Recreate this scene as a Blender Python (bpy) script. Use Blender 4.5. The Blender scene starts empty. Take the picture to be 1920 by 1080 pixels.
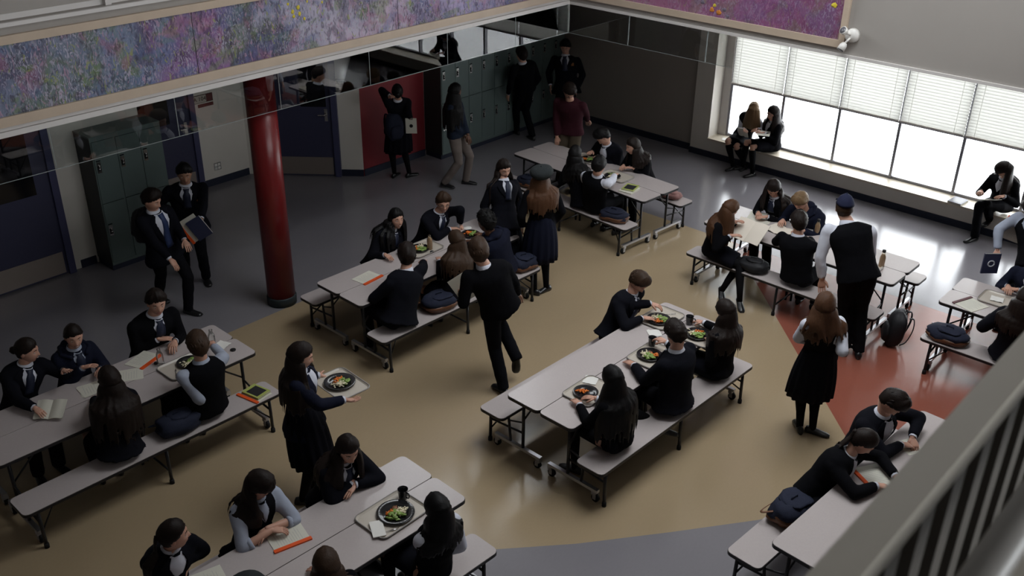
import bpy, bmesh, random
from math import *
from mathutils import Vector, Matrix, Quaternion, noise
random.seed(7)
C = bpy.context.scene.collection
V = Vector

# ------------------------------------------------------------------ camera
FPX, PITCH, ROLL, CAMH, YAW = 1864.3, 0.48434, 0.01347, 5.904, radians(41.7)
_f = V((0, cos(PITCH), -sin(PITCH))); _r = V((1, 0, 0)); _u = _r.cross(_f)
_r2 = _r*cos(ROLL)+_u*sin(ROLL); _u2 = _u*cos(ROLL)-_r*sin(ROLL)
_M = Matrix.Rotation(YAW, 3, 'Z')
CR, CU, CF = _M @ _r2, _M @ _u2, _M @ _f
EYE = V((0, 0, CAMH))
cam = bpy.data.cameras.new('camera'); cam.sensor_width = 36; cam.lens = 36*FPX/1920
cam.clip_start = 0.05; cam.clip_end = 200
cam.dof.use_dof = True; cam.dof.focus_distance = 10.5; cam.dof.aperture_fstop = 5.0
camo = bpy.data.objects.new('camera', cam); C.objects.link(camo)
m = Matrix((CR, CU, -CF)).transposed().to_4x4(); m.translation = EYE; camo.matrix_world = m
bpy.context.scene.camera = camo

def ray(px, py):
    return ((px-960)/FPX*CR - (py-540)/FPX*CU + CF)
def P(px, py, z=0.0):            # point of the world at height z seen at a pixel of the photograph
    d = ray(px, py); t = (z-CAMH)/d.z
    return EYE+t*d

# ------------------------------------------------------------------ world, light, exposure
sc = bpy.context.scene
w = bpy.data.worlds.new('overcast_sky'); sc.world = w; w.use_nodes = True
bg = w.node_tree.nodes['Background']
bg.inputs[0].default_value = (0.93, 0.97, 1.0, 1); bg.inputs[1].default_value = 6.2
sc.view_settings.view_transform = 'Standard'
sc.view_settings.look = 'None'; sc.view_settings.gamma = 1; sc.view_settings.use_curve_mapping = False
sc.view_settings.exposure = 0.68

def area(name, loc, rot, sx, sy, power, col=(1, 1, 1), portal=False):
    l = bpy.data.lights.new(name, 'AREA'); l.shape = 'RECTANGLE'; l.size = sx; l.size_y = sy
    l.energy = power; l.color = col
    if portal: l.cycles.is_portal = True
    o = bpy.data.objects.new(name, l); C.objects.link(o); o.location = loc; o.rotation_euler = rot
    return o
# daylight comes through real openings; portals only guide the sampling
WIN_Y = 14.62
WX0, WSP, WN = -8.13, 0.962, 9
area('window_portal', (WX0+WSP*WN/2, WIN_Y+0.12, 1.5), (radians(-90), 0, 0), WSP*WN, 2.3, 1, portal=True)
SKY = (-5.4, -2.2, 5.6, 10.4)          # skylight opening x0,x1,y0,y1
ROOF = 7.6
area('skylight_portal', ((SKY[0]+SKY[1])/2, (SKY[2]+SKY[3])/2, ROOF+.25), (0, 0, 0), SKY[1]-SKY[0], SKY[3]-SKY[2], 1, portal=True)
CLY = (7.3, 11.1); CLZ = (4.35, 5.9)
RWY = (1.6, 10.8); RWZ = (4.9, 7.2)       # high windows in the right wall, above the gallery
area('high_window_portal', (4.35, sum(RWY)/2, sum(RWZ)/2), (0, radians(90), 0), RWZ[1]-RWZ[0], RWY[1]-RWY[0], 1, portal=True)
area('clerestory_portal', (-9.3, sum(CLY)/2, sum(CLZ)/2), (0, radians(-90), 0), CLZ[1]-CLZ[0], CLY[1]-CLY[0], 1, portal=True)

# ------------------------------------------------------------------ materials
def mat(name, col, rough=0.6, spec=0.3, metal=0.0, noise_amt=0.0, noise_scale=20, bump=0.0, bump_scale=60, coat=0.0, sub=0.0, sheen=0.0):
    M = bpy.data.materials.new(name); M.use_nodes = True
    nt = M.node_tree; b = nt.nodes['Principled BSDF']
    b.inputs['Base Color'].default_value = (*col, 1); b.inputs['Roughness'].default_value = rough
    b.inputs['Specular IOR Level'].default_value = spec; b.inputs['Metallic'].default_value = metal
    b.inputs['Coat Weight'].default_value = coat; b.inputs['Coat Roughness'].default_value = 0.1
    if sheen: b.inputs['Sheen Weight'].default_value = sheen
    if sub:
        b.inputs['Subsurface Weight'].default_value = sub; b.inputs['Subsurface Radius'].default_value = (.02, .008, .004)
    tc = nt.nodes.new('ShaderNodeTexCoord')
    if noise_amt:
        n = nt.nodes.new('ShaderNodeTexNoise'); n.inputs['Scale'].default_value = noise_scale; n.inputs['Detail'].default_value = 5
        nt.links.new(tc.outputs['Object'], n.inputs['Vector'])
        mx = nt.nodes.new('ShaderNodeMix'); mx.data_type = 'RGBA'
        mx.inputs[6].default_value = (*[c*(1-noise_amt) for c in col], 1); mx.inputs[7].default_value = (*[min(1, c*(1+noise_amt)) for c in col], 1)
        nt.links.new(n.outputs['Fac'], mx.inputs[0]); nt.links.new(mx.outputs[2], b.inputs['Base Color'])
    if bump:
        n2 = nt.nodes.new('ShaderNodeTexNoise'); n2.inputs['Scale'].default_value = bump_scale; n2.inputs['Detail'].default_value = 3
        nt.links.new(tc.outputs['Object'], n2.inputs['Vector'])
        bp = nt.nodes.new('ShaderNodeBump'); bp.inputs['Strength'].default_value = bump; bp.inputs['Distance'].default_value = 0.01
        nt.links.new(n2.outputs['Fac'], bp.inputs['Height']); nt.links.new(bp.outputs[0], b.inputs['Normal'])
    return M

def floor_mat(name, col):
    M = mat(name, col, rough=0.27, spec=0.5)
    nt = M.node_tree; b = nt.nodes['Principled BSDF']; tc = nt.nodes['Texture Coordinate']
    n1 = nt.nodes.new('ShaderNodeTexNoise'); n1.inputs['Scale'].default_value = 1.3; n1.inputs['Detail'].default_value = 4
    n2 = nt.nodes.new('ShaderNodeTexNoise'); n2.inputs['Scale'].default_value = 60; n2.inputs['Detail'].default_value = 6
    mp = nt.nodes.new('ShaderNodeMapping'); mp.inputs['Scale'].default_value = (1, .35, 1); mp.inputs['Rotation'].default_value = (0, 0, .7)
    nt.links.new(tc.outputs['Object'], mp.inputs[0]); nt.links.new(mp.outputs[0], n1.inputs['Vector']); nt.links.new(mp.outputs[0], n2.inputs['Vector'])
    mx = nt.nodes.new('ShaderNodeMix'); mx.data_type = 'RGBA'
    mx.inputs[6].default_value = (*[c*.86 for c in col], 1); mx.inputs[7].default_value = (*[c*1.14 for c in col], 1)
    ad = nt.nodes.new('ShaderNodeMath'); ad.operation = 'MULTIPLY_ADD'; ad.inputs[1].default_value = .6; ad.inputs[2].default_value = 0.1
    ad2 = nt.nodes.new('ShaderNodeMath'); ad2.operation = 'MULTIPLY_ADD'; ad2.inputs[1].default_value = .35
    nt.links.new(n1.outputs['Fac'], ad.inputs[0]); nt.links.new(n2.outputs['Fac'], ad2.inputs[0]); nt.links.new(ad.outputs[0], ad2.inputs[2])
    nt.links.new(ad2.outputs[0], mx.inputs[0]); nt.links.new(mx.outputs[2], b.inputs['Base Color'])
    rr = nt.nodes.new('ShaderNodeMapRange'); rr.inputs['To Min'].default_value = .13; rr.inputs['To Max'].default_value = .24
    nt.links.new(n1.outputs['Fac'], rr.inputs['Value']); nt.links.new(rr.outputs[0], b.inputs['Roughness'])
    bp = nt.nodes.new('ShaderNodeBump'); bp.inputs['Strength'].default_value = .05; bp.inputs['Distance'].default_value = .001
    n3 = nt.nodes.new('ShaderNodeTexNoise'); n3.inputs['Scale'].default_value = 250; nt.links.new(tc.outputs['Object'], n3.inputs['Vector'])
    nt.links.new(n3.outputs['Fac'], bp.inputs['Height']); nt.links.new(bp.outputs[0], b.inputs['Normal'])
    return M

def mural_mat(name, stops, axis, offset, length, dark, amt=1.0):
    """loose impressionist brushwork: hue fields drifting along the wall, vertical strokes and pale flecks over them"""
    M = bpy.data.materials.new(name); M.use_nodes = True; nt = M.node_tree; L = nt.links; N_ = nt.nodes.new
    b = nt.nodes['Principled BSDF']; b.inputs['Roughness'].default_value = .55
    tc = N_('ShaderNodeTexCoord'); sp = N_('ShaderNodeSeparateXYZ'); L.new(tc.outputs['Object'], sp.inputs[0])
    def nz(scale, det=3, dist=0.0, vs=None, off=(0, 0, 0)):
        mp = N_('ShaderNodeMapping'); mp.inputs['Scale'].default_value = vs or (1, 1, 1); mp.inputs['Location'].default_value = off
        L.new(tc.outputs['Object'], mp.inputs[0]); t = N_('ShaderNodeTexNoise'); t.inputs['Scale'].default_value = scale; t.inputs['Detail'].default_value = det; t.inputs['Distortion'].default_value = dist
        L.new(mp.outputs[0], t.inputs['Vector']); return t
    def rng(src, a, b_, c=0.0, d=1.0):
        m_ = N_('ShaderNodeMapRange'); L.new(src, m_.inputs['Value'])
        for k, v in zip(('From Min', 'From Max', 'To Min', 'To Max'), (a, b_, c, d)): m_.inputs[k].default_value = v
        return m_.outputs[0]
    def mix(f, a, b_):
        m_ = N_('ShaderNodeMix'); m_.data_type = 'RGBA'
        if hasattr(f, 'links') or not isinstance(f, float): L.new(f, m_.inputs[0])
        else: m_.inputs[0].default_value = f
        for v, s_ in ((a, 6), (b_, 7)):
            if isinstance(v, tuple): m_.inputs[s_].default_value = (*v, 1)
            else: L.new(v, m_.inputs[s_])
        return m_.outputs[2]
    wob = N_('ShaderNodeMath'); wob.operation = 'ADD'; L.new(rng(sp.outputs[axis], offset, offset+length), wob.inputs[0]); L.new(rng(nz(1.6, 4, 1.0).outputs['Fac'], .2, .8, -.16, .16), wob.inputs[1])
    cr = N_('ShaderNodeValToRGB'); L.new(wob.outputs[0], cr.inputs[0]); el = cr.color_ramp.elements
    while len(el) < len(stops): el.new(.5)
    for e, (p, c) in zip(el, stops): e.position = p; e.color = (*c, 1)
    col = cr.outputs[0]
    vs = (1, 1, .45)
    col = mix(rng(nz(2.1, 4, .8, off=(3, 5, 1)).outputs['Fac'], .47, .60, 0, .6*amt), col, dark)
    col = mix(rng(nz(3.4, 3, .8, off=(9, 2, 4)).outputs['Fac'], .53, .60, 0, .55*amt), col, (.13, .20, .05))
    col = mix(rng(nz(2.8, 3, .8, off=(1, 8, 7)).outputs['Fac'], .52, .62, 0, .5*amt), col, (.07, .11, .26))
    col = mix(rng(nz(3.0, 3, .8, off=(5, 3, 9)).outputs['Fac'], .55, .63, 0, .5*amt), col, (.30, .10, .18))
    st = nz(20, 4, 1.4, vs)
    col = mix(rng(st.outputs['Fac'], .50, .38, 0, .6*amt), col, tuple(c*.6 for c in dark))
    st2 = nz(30, 3, 2.2, vs, (4, 4, 4)); area_ = nz(2.2, 2, .3, off=(7, 1, 2))
    fl = N_('ShaderNodeMath'); fl.operation = 'MULTIPLY'; L.new(rng(st2.outputs['Fac'], .52, .62, 0, amt), fl.inputs[0]); L.new(rng(area_.outputs['Fac'], .38, .62, .15, .95), fl.inputs[1])
    col = mix(fl.outputs[0], col, (.40, .37, .48))
    st3 = nz(15, 2, 2.0, vs, (8, 1, 4)); col = mix(rng(st3.outputs['Fac'], .63, .68, 0, .7*amt), col, (.27, .30, .08))
    st4 = nz(17, 2, 2.0, vs, (2, 6, 1)); col = mix(rng(st4.outputs['Fac'], .61, .67, 0, .6*amt), col, (.42, .24, .34))
    L.new(col, b.inputs['Base Color'])
    bp = N_('ShaderNodeBump'); bp.inputs['Strength'].default_value = .4; bp.inputs['Distance'].default_value = .006
    L.new(st2.outputs['Fac'], bp.inputs['Height']); L.new(bp.outputs[0], b.inputs['Normal'])
    return M

def glass_mat(name, tint=(.93, .96, .95), f=1.0):
    M = bpy.data.materials.new(name); M.use_nodes = True; nt = M.node_tree; nt.nodes.clear()
    o = nt.nodes.new('ShaderNodeOutputMaterial'); t = nt.nodes.new('ShaderNodeBsdfTransparent'); g = nt.nodes.new('ShaderNodeBsdfGlossy')
    t.inputs[0].default_value = (*tint, 1); g.inputs['Roughness'].default_value = 0.0
    fr = nt.nodes.new('ShaderNodeFresnel'); fr.inputs[0].default_value = 1.52
    mu = nt.nodes.new('ShaderNodeMath'); mu.operation = 'MULTIPLY'; mu.inputs[1].default_value = f
    mx = nt.nodes.new('ShaderNodeMixShader'); nt.links.new(fr.outputs[0], mu.inputs[0]); nt.links.new(mu.outputs[0], mx.inputs[0])
    nt.links.new(t.outputs[0], mx.inputs[1]); nt.links.new(g.outputs[0], mx.inputs[2]); nt.links.new(mx.outputs[0], o.inputs[0])
    return M

def slat_mat(name):
    M = bpy.data.materials.new(name); M.use_nodes = True; nt = M.node_tree; nt.nodes.clear()
    o = nt.nodes.new('ShaderNodeOutputMaterial'); t = nt.nodes.new('ShaderNodeBsdfTranslucent'); d = nt.nodes.new('ShaderNodeBsdfDiffuse')
    t.inputs[0].default_value = (.30, .297, .275, 1); d.inputs[0].default_value = (.62, .61, .58, 1)
    mx = nt.nodes.new('ShaderNodeMixShader'); mx.inputs[0].default_value = .62
    nt.links.new(d.outputs[0], mx.inputs[1]); nt.links.new(t.outputs[0], mx.inputs[2]); nt.links.new(mx.outputs[0], o.inputs[0])
    return M

MT = dict(
 tan=floor_mat('tan_vinyl', (.33, .250, .155)), grey=floor_mat('grey_vinyl', (.195, .185, .20)), red=floor_mat('red_vinyl', (.24, .075, .05)),
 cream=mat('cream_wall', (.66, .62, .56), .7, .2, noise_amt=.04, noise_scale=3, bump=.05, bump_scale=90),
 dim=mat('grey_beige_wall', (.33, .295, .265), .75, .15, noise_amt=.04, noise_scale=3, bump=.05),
 redwall=mat('red_wall', (.20, .022, .028), .5, .3, noise_amt=.05, noise_scale=4),
 upper=mat('upper_wall', (.34, .315, .29), .7, .2, noise_amt=.05, noise_scale=1.5, bump=.05),
 trim=mat('white_trim', (.62, .59, .57), .45, .3), wood=mat('pale_wood_frame', (.50, .40, .31), .5, .3, noise_amt=.12, noise_scale=6),
 base=mat('dark_blue_baseboard', (.018, .022, .04), .5, .3), door=mat('blue_door', (.042, .043, .085), .5, .35, noise_amt=.05),
 frame=mat('blue_frame', (.055, .057, .12), .5, .35), kick=mat('steel_kickplate', (.33, .28, .25), .45, .5, metal=.6),
 dark=mat('dark_glass', (.006, .006, .008), .12, .5), locker=mat('green_grey_locker', (.092, .125, .118), .42, .4, noise_amt=.05, noise_scale=5),
 lockside=mat('dark_locker_side', (.035, .038, .038), .5, .3), gap=mat('locker_gap', (.008, .009, .01), .8, .1),
 chrome=mat('brushed_chrome', (.72, .71, .70), .22, .5, metal=1.0), steel=mat('zinc_steel', (.55, .55, .58), .35, .5, metal=.85),
 black=mat('black_metal', (.012, .012, .014), .4, .4), rubber=mat('black_rubber', (.012, .012, .013), .7, .2),
 laminate=mat('grey_laminate', (.44, .39, .38), .24, .5, noise_amt=.06, noise_scale=90),
 edge=mat('black_edge_band', (.012, .011, .012), .45, .35), column=mat('red_column', (.15, .010, .011), .3, .5, noise_amt=.06, noise_scale=3),
 colbase=mat('dark_green_grey_base', (.022, .030, .034), .5, .3), glass=glass_mat('curtain_glass', (.94, .96, .96), 1.3), wglass=glass_mat('window_glass', (1, 1, 1), .6),
 glassedge=mat('glass_edge', (.30, .33, .33), .3, .5), slat=slat_mat('blind_slat'), alu=mat('window_aluminium', (.30, .30, .33), .4, .5, metal=.4),
 railm=mat('beige_rail_paint', (.36, .33, .28), .45, .4), slatm=mat('grey_brown_baluster', (.06, .053, .044), .5, .35), railshine=mat('polished_rail', (.24, .225, .21), .35, .5),
 white=mat('white_plastic', (.72, .70, .66), .4, .4), lens=mat('lamp_lens', (.12, .12, .13), .15, .6), signred=mat('sign_maroon', (.07, .010, .015), .5, .3), signcream=mat('sign_cream', (.40, .38, .33), .5, .3), ink=mat('black_ink', (.01, .01, .01), .6, .2),
 ceiling=mat('ceiling_white', (.42, .41, .40), .8, .1), sill=mat('pale_sill', (.62, .55, .44), .38, .4, noise_amt=.05),
 tray=mat('beige_tray', (.47, .42, .36), .35, .4), plate=mat('black_plate', (.012, .012, .013), .12, .6), rice=mat('rice', (.70, .63, .45), .5, .3, noise_amt=.25, noise_scale=60),
 lettuce=mat('lettuce', (.20, .30, .07), .45, .4, noise_amt=.45, noise_scale=35), carrot=mat('carrot', (.66, .16, .02), .45, .4, noise_amt=.2), meat=mat('meat', (.22, .10, .05), .5, .4, noise_amt=.3, noise_scale=40),
 mug=mat('black_mug', (.010, .010, .012), .15, .6), paper=mat('paper', (.60, .58, .50), .7, .2), paper2=mat('warm_paper', (.72, .65, .56), .7, .2), orange=mat('orange_plastic', (.72, .09, .015), .4, .4),
 napkin=mat('napkin', (.70, .68, .64), .8, .1), bookdark=mat('dark_cover', (.02, .02, .022), .4, .4), yellow=mat('yellow_green_cover', (.34, .38, .10), .5, .3), bookblue=mat('blue_cover', (.03, .035, .075), .45, .4),
 juice=mat('beige_juice', (.78, .54, .33), .3, .4), bottleglass=glass_mat('bottle_glass', (.95, .96, .95), .9),
 canvas=mat('navy_canvas', (.018, .021, .038), .8, .15, noise_amt=.2, noise_scale=30, bump=.3, bump_scale=120), leather=mat('brown_leather', (.12, .048, .022), .45, .4, noise_amt=.25, noise_scale=14, bump=.2),
 blackbag=mat('black_nylon', (.010, .010, .012), .6, .3, bump=.2), pinkbag=mat('dusty_pink_fabric', (.25, .13, .12), .7, .2, noise_amt=.2),
 # people
 skin=mat('light_skin', (.52, .29, .21), .5, .35, noise_amt=.06, noise_scale=40, sub=.08), skin2=mat('tan_skin', (.36, .19, .12), .5, .35, noise_amt=.06, noise_scale=40, sub=.08), skin3=mat('brown_skin', (.13, .06, .035), .5, .35, noise_amt=.06, noise_scale=40),
 lip=mat('lips', (.33, .10, .09), .45, .4), brow=mat('eyebrows', (.03, .018, .012), .8, .1), eyew=mat('eye_white', (.55, .52, .5), .25, .5), iris=mat('iris', (.02, .012, .008), .2, .6), teeth=mat('teeth', (.6, .57, .52), .35, .5),
 blazer=mat('black_navy_wool', (.0052, .0054, .0085), .9, .08, noise_amt=.2, noise_scale=50, bump=.15), knit=mat('black_knit', (.0045, .0045, .0058), .95, .06, noise_amt=.2, noise_scale=60, bump=.3, bump_scale=200),
 navy=mat('navy_cotton', (.0065, .008, .019), .85, .12, noise_amt=.15, noise_scale=40, bump=.2), denim=mat('dark_denim', (.012, .018, .034), .8, .15, noise_amt=.25, noise_scale=50, bump=.2), maroon=mat('maroon_knit', (.036, .008, .013), .85, .12, noise_amt=.15, noise_scale=60, bump=.3),
 shirt=mat('pale_shirt', (.56, .57, .64), .75, .15, noise_amt=.04, bump=.25, bump_scale=25), shirtblue=mat('blue_grey_shirt', (.33, .36, .44), .75, .15, bump=.25, bump_scale=25),
 tie=mat('dark_tie', (.012, .016, .035), .5, .3), tieblue=mat('blue_tie', (.02, .035, .10), .5, .3), trouser=mat('black_trouser', (.0052, .0052, .007), .9, .08, noise_amt=.15, bump=.15), greypant=mat('grey_trouser', (.17, .14, .125), .8, .15, noise_amt=.12, bump=.2), brownpant=mat('brown_trouser', (.06, .045, .03), .8, .15),
 sock=mat('black_sock', (.005, .005, .006), .85, .1, bump=.2), shoe=mat('black_shoe', (.008, .008, .009), .3, .5), crest=mat('gold_crest', (.22, .09, .03), .6, .3),
 hblack=mat('black_hair', (.0045, .004, .0042), .5, .16, noise_amt=.35, noise_scale=70, bump=.25, bump_scale=160), hdark=mat('dark_brown_hair', (.011, .0065, .005), .5, .16, noise_amt=.35, noise_scale=70, bump=.25, bump_scale=160),
 hbrown=mat('brown_hair', (.038, .021, .0125), .5, .16, noise_amt=.35, noise_scale=70, bump=.25, bump_scale=160), hauburn=mat('auburn_hair', (.070, .032, .016), .5, .16, noise_amt=.35, noise_scale=70, bump=.25, bump_scale=160), hblond=mat('dark_blond_hair', (.16, .10, .052), .5, .16, noise_amt=.35, noise_scale=70, bump=.25, bump_scale=160),
 capm=mat('navy_cap', (.013, .016, .040), .8, .15, bump=.2), beret=mat('grey_wool_beret', (.026, .030, .031), .9, .1, noise_amt=.2, bump=.3), lensf=mat('spectacle_frame', (.01, .01, .01), .3, .5), emblem=mat('white_emblem', (.55, .57, .62), .5, .3),
)

# ------------------------------------------------------------------ mesh helpers
class MB:
    def __init__(s): s.v = []; s.f = []; s.m = []; s.sm = []
    def add(s, vs, fs, mi=0, sm=False):
        o = len(s.v); s.v += [V(p) for p in vs]
        for f in fs: s.f.append([i+o for i in f]); s.m.append(mi); s.sm.append(sm)
        return s
    def box(s, a, b, mi=0):
        (x0, y0, z0), (x1, y1, z1) = a, b
        if x0 > x1: x0, x1 = x1, x0
        if y0 > y1: y0, y1 = y1, y0
        if z0 > z1: z0, z1 = z1, z0
        vs = [(x, y, z) for z in (z0, z1) for y in (y0, y1) for x in (x0, x1)]
        return s.add(vs, [(0, 2, 3, 1), (4, 5, 7, 6), (0, 1, 5, 4), (2, 6, 7, 3), (0, 4, 6, 2), (1, 3, 7, 5)], mi)
    def obox(s, c, ax, ay, az, mi=0):     # oriented box, half axes
        c, ax, ay, az = V(c), V(ax), V(ay), V(az)
        vs = [c+ax*i+ay*j+az*k for k in (-1, 1) for j in (-1, 1) for i in (-1, 1)]
        return s.add(vs, [(0, 2, 3, 1), (4, 5, 7, 6), (0, 1, 5, 4), (2, 6, 7, 3), (0, 4, 6, 2), (1, 3, 7, 5)], mi)
    def prism(s, poly, z0, z1, mi=0):
        n = len(poly); vs = [(x, y, z0) for x, y in poly]+[(x, y, z1) for x, y in poly]
        fs = [tuple(range(n-1, -1, -1)), tuple(range(n, 2*n))]+[(i, (i+1) % n, (i+1) % n+n, i+n) for i in range(n)]
        return s.add(vs, fs, mi)
    def rings(s, rs, mi=0, cap=True, sm=True, close=True):
        n = len(rs[0]); vs = [p for r in rs for p in r]; fs = []
        for k in range(len(rs)-1):
            for i in range(n if close else n-1):
                j = (i+1) % n; fs.append((k*n+i, k*n+j, (k+1)*n+j, (k+1)*n+i))
        if cap: fs += [tuple(range(n-1, -1, -1)), tuple((len(rs)-1)*n+i for i in range(n))]
        return s.add(vs, fs, mi, sm)
    def tube(s, pts, rad, n=8, mi=0, flat=1.0, ref=None, cap=True, rnd=False, sm=True):
        pts = [V(p) for p in pts]
        if not hasattr(rad, '__len__'): rad = [rad]*len(pts)
        rad = list(rad)
        if rnd:     # rounded ends
            d0 = (pts[0]-pts[1]).normalized(); d1 = (pts[-1]-pts[-2]).normalized(); r0, r1 = rad[0], rad[-1]
            pts = [pts[0]+d0*r0*.95, pts[0]+d0*r0*.6]+pts+[pts[-1]+d1*r1*.6, pts[-1]+d1*r1*.95]; rad = [r0*.35, r0*.8]+rad+[r1*.8, r1*.35]
        rs = []; T = (pts[1]-pts[0]).normalized()
        N = V(ref) if ref is not None else (V((0, 0, 1)) if abs(T.z) < .9 else V((0, 1, 0)))
        N = (N-T*N.dot(T)).normalized()
        for i, p in enumerate(pts):
            if i == 0: t = (pts[1]-p)
            elif i == len(pts)-1: t = p-pts[i-1]
            else: t = (pts[i+1]-p).normalized()+(p-pts[i-1]).normalized()
            if t.length < 1e-9: t = T.copy()
            t.normalize(); N = N-t*N.dot(t)
            if N.length < 1e-6: N = V((1, 0, 0)).cross(t)
            N.normalize(); B = t.cross(N); r = rad[i]
            rs.append([p+N*cos(2*pi*k/n)*r*flat+B*sin(2*pi*k/n)*r for k in range(n)]); T = t
        return s.rings(rs, mi, cap, sm)
    def lathe(s, prof, c=(0, 0, 0), n=20, mi=0, sm=True, cap=True):
        c = V(c); rs = [[c+V((r*cos(2*pi*k/n), r*sin(2*pi*k/n), z)) for k in range(n)] for r, z in prof]
        return s.rings(rs, mi, cap, sm)
    def ball(s, c, rx, ry=None, rz=None, n=12, m=8, mi=0, rot=None, noise_a=0, seed=0):
        ry = ry or rx; rz = rz or rx; c = V(c); rs = []
        for j in range(m+1):
            a = -pi/2+pi*j/m; a = max(-pi/2+.12, min(pi/2-.12, a)); r = []
            for k in range(n):
                d = V((cos(a)*cos(2*pi*k/n), cos(a)*sin(2*pi*k/n), sin(a))); q = 1+(noise.noise(d*2.2+V((seed, seed*.7, 0)))*noise_a if noise_a else 0)
                p = V((d.x*rx*q, d.y*ry*q, d.z*rz*q))
                if rot is not None: p = rot @ p
                r.append(c+p)
            rs.append(r)
        return s.rings(rs, mi, True, True)
    def xf(s, M):
        s.v = [M @ p for p in s.v]; return s
    def build(s, name, mats, parent=None, org=None, sharp=None):
        org = V(org) if org is not None else V((0, 0, 0))
        me = bpy.data.meshes.new(name); me.from_pydata([tuple(p-org) for p in s.v], [], s.f)
        if not isinstance(mats, (list, tuple)): mats = [mats]
        for q in mats: me.materials.append(MT[q] if isinstance(q, str) else q)
        me.polygons.foreach_set('material_index', s.m); me.polygons.foreach_set('use_smooth', s.sm); me.update()
        if sharp: me.set_sharp_from_angle(angle=radians(sharp))
        o = bpy.data.objects.new(name, me); C.objects.link(o)
        if parent is not None: o.parent = parent
        else: o.location = org
        return o

def tag(o, label=None, cat=None, group=None, kind=None):
    if label: o['label'] = label
    if cat: o['category'] = cat
    if group: o['group'] = group
    if kind: o['kind'] = kind
    return o
def empty(name, loc, label=None, cat=None, group=None, rz=0, kind=None):
    o = bpy.data.objects.new(name, None); o.empty_display_size = .1; C.objects.link(o); o.location = loc; o.rotation_euler = (0, 0, rz)
    return tag(o, label, cat, group, kind)
def copy_tree(o, parent=None):
    c = o.copy(); C.objects.link(c)
    for k in ('label', 'group'):
        pass
    if parent is not None: c.parent = parent
    for ch in list(o.children): copy_tree(ch, c)
    return c
def box(name, a, b, mt, parent=None, kind=None, org=None):
    o = MB().box(a, b).build(name, mt, parent, org)
    if kind: o['kind'] = kind
    return o
def rrect(x0, y0, x1, y1, r, n=4):
    pts = []
    for cx, cy, a0 in ((x1-r, y1-r, 0), (x0+r, y1-r, 90), (x0+r, y0+r, 180), (x1-r, y0+r, 270)):
        for i in range(n+1):
            a = radians(a0+90*i/n); pts.append((cx+r*cos(a), cy+r*sin(a)))
    return pts
ST = 'structure'
# ================================================================== THE SETTING
# floor with coloured vinyl fields
XL, XR, YN, YF = -14.2, 4.2, -3.2, 15.0
bm = bmesh.new(); bmesh.ops.create_grid(bm, x_segments=1, y_segments=1, size=1)
for v in bm.verts: v.co = V((XL if v.co.x < 0 else XR, YN if v.co.y < 0 else 15.0, 0))
CURVE = [(-6.2, 2.1), (-5.6, 3.1), (-5.0, 3.95), (-4.37, 4.74), (-3.91, 5.26), (-3.4, 5.93), (-2.92, 6.59), (-2.5, 7.3), (-2.15, 8.0), (-1.85, 8.8)]
def cut(co, no):
    bmesh.ops.bisect_plane(bm, geom=bm.verts[:]+bm.edges[:]+bm.faces[:], plane_co=(*co, 0), plane_no=(*no, 0))
cut((-9.12, 0), (1, 0)); cut((0, 11.55), (0, 1)); cut((-4.0, 9.4), (1, 1))
for (ax, ay), (bx, by) in zip(CURVE, CURVE[1:]): cut((ax, ay), (-(by-ay), bx-ax))
bm.faces.ensure_lookup_table()
def side_of_curve(x, y):
    pts = [(CURVE[0][0]-3*.6, CURVE[0][1]-3)]+CURVE+[(CURVE[-1][0]+2*.3, CURVE[-1][1]+2)]
    for (ax, ay), (bx, by) in zip(pts, pts[1:]):
        if ay <= y < by: return x > ax+(bx-ax)*(y-ay)/(by-ay)
    return x > (pts[0][0] if y < pts[0][1] else pts[-1][0])
for f in bm.faces:
    c = f.calc_center_median()
    k = 0
    if c.x < -9.12 or c.y > 11.55: k = 1
    elif side_of_curve(c.x, c.y) and c.x+c.y < 5.4: k = 1
    elif c.x+c.y > 5.4: k = 2
    f.material_index = k
me = bpy.data.meshes.new('floor'); bm.to_mesh(me); bm.free()
for q in ('tan', 'grey', 'red'): me.materials.append(MT[q])
fl = bpy.data.objects.new('floor', me); C.objects.link(fl); fl['kind'] = ST

HX, HY, HZ = -9.06, 11.32, 2.9       # header planes facing the hall, and their lower edge
def wall(name, a, b, mt): return box(name, a, b, mt, kind=ST)

# back wall (far end, behind the dining tables) and the window bay
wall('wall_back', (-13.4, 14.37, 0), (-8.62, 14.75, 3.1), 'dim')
wall('wall_back_pier', (-8.64, 14.28, 0), (-8.30, 14.78, 3.1), 'cream')
wx1 = WX0+WSP*WN
wall('wall_back_sill', (-8.30, 14.28, 0), (wx1+.1, WIN_Y+.12, .30), 'cream')
wall('wall_back_above_window', (-8.30, WIN_Y-.02, 2.98), (wx1+.1, WIN_Y+.2, 3.1), 'cream')
wall('wall_back_end', (wx1+.05, 14.28, 0), (XR, 14.78, 3.1), 'cream')
so = box('window_sill', (-8.30, 14.245, .30), (wx1+.1, WIN_Y+.1, .335), 'sill', kind=ST)
box('baseboard_back', (-11.3, 14.345, 0), (-8.65, 14.37, .11), 'base', kind=ST)
box('baseboard_window', (-8.645, 14.255, 0), (wx1+.1, 14.28, .10), 'base', kind=ST)

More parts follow.
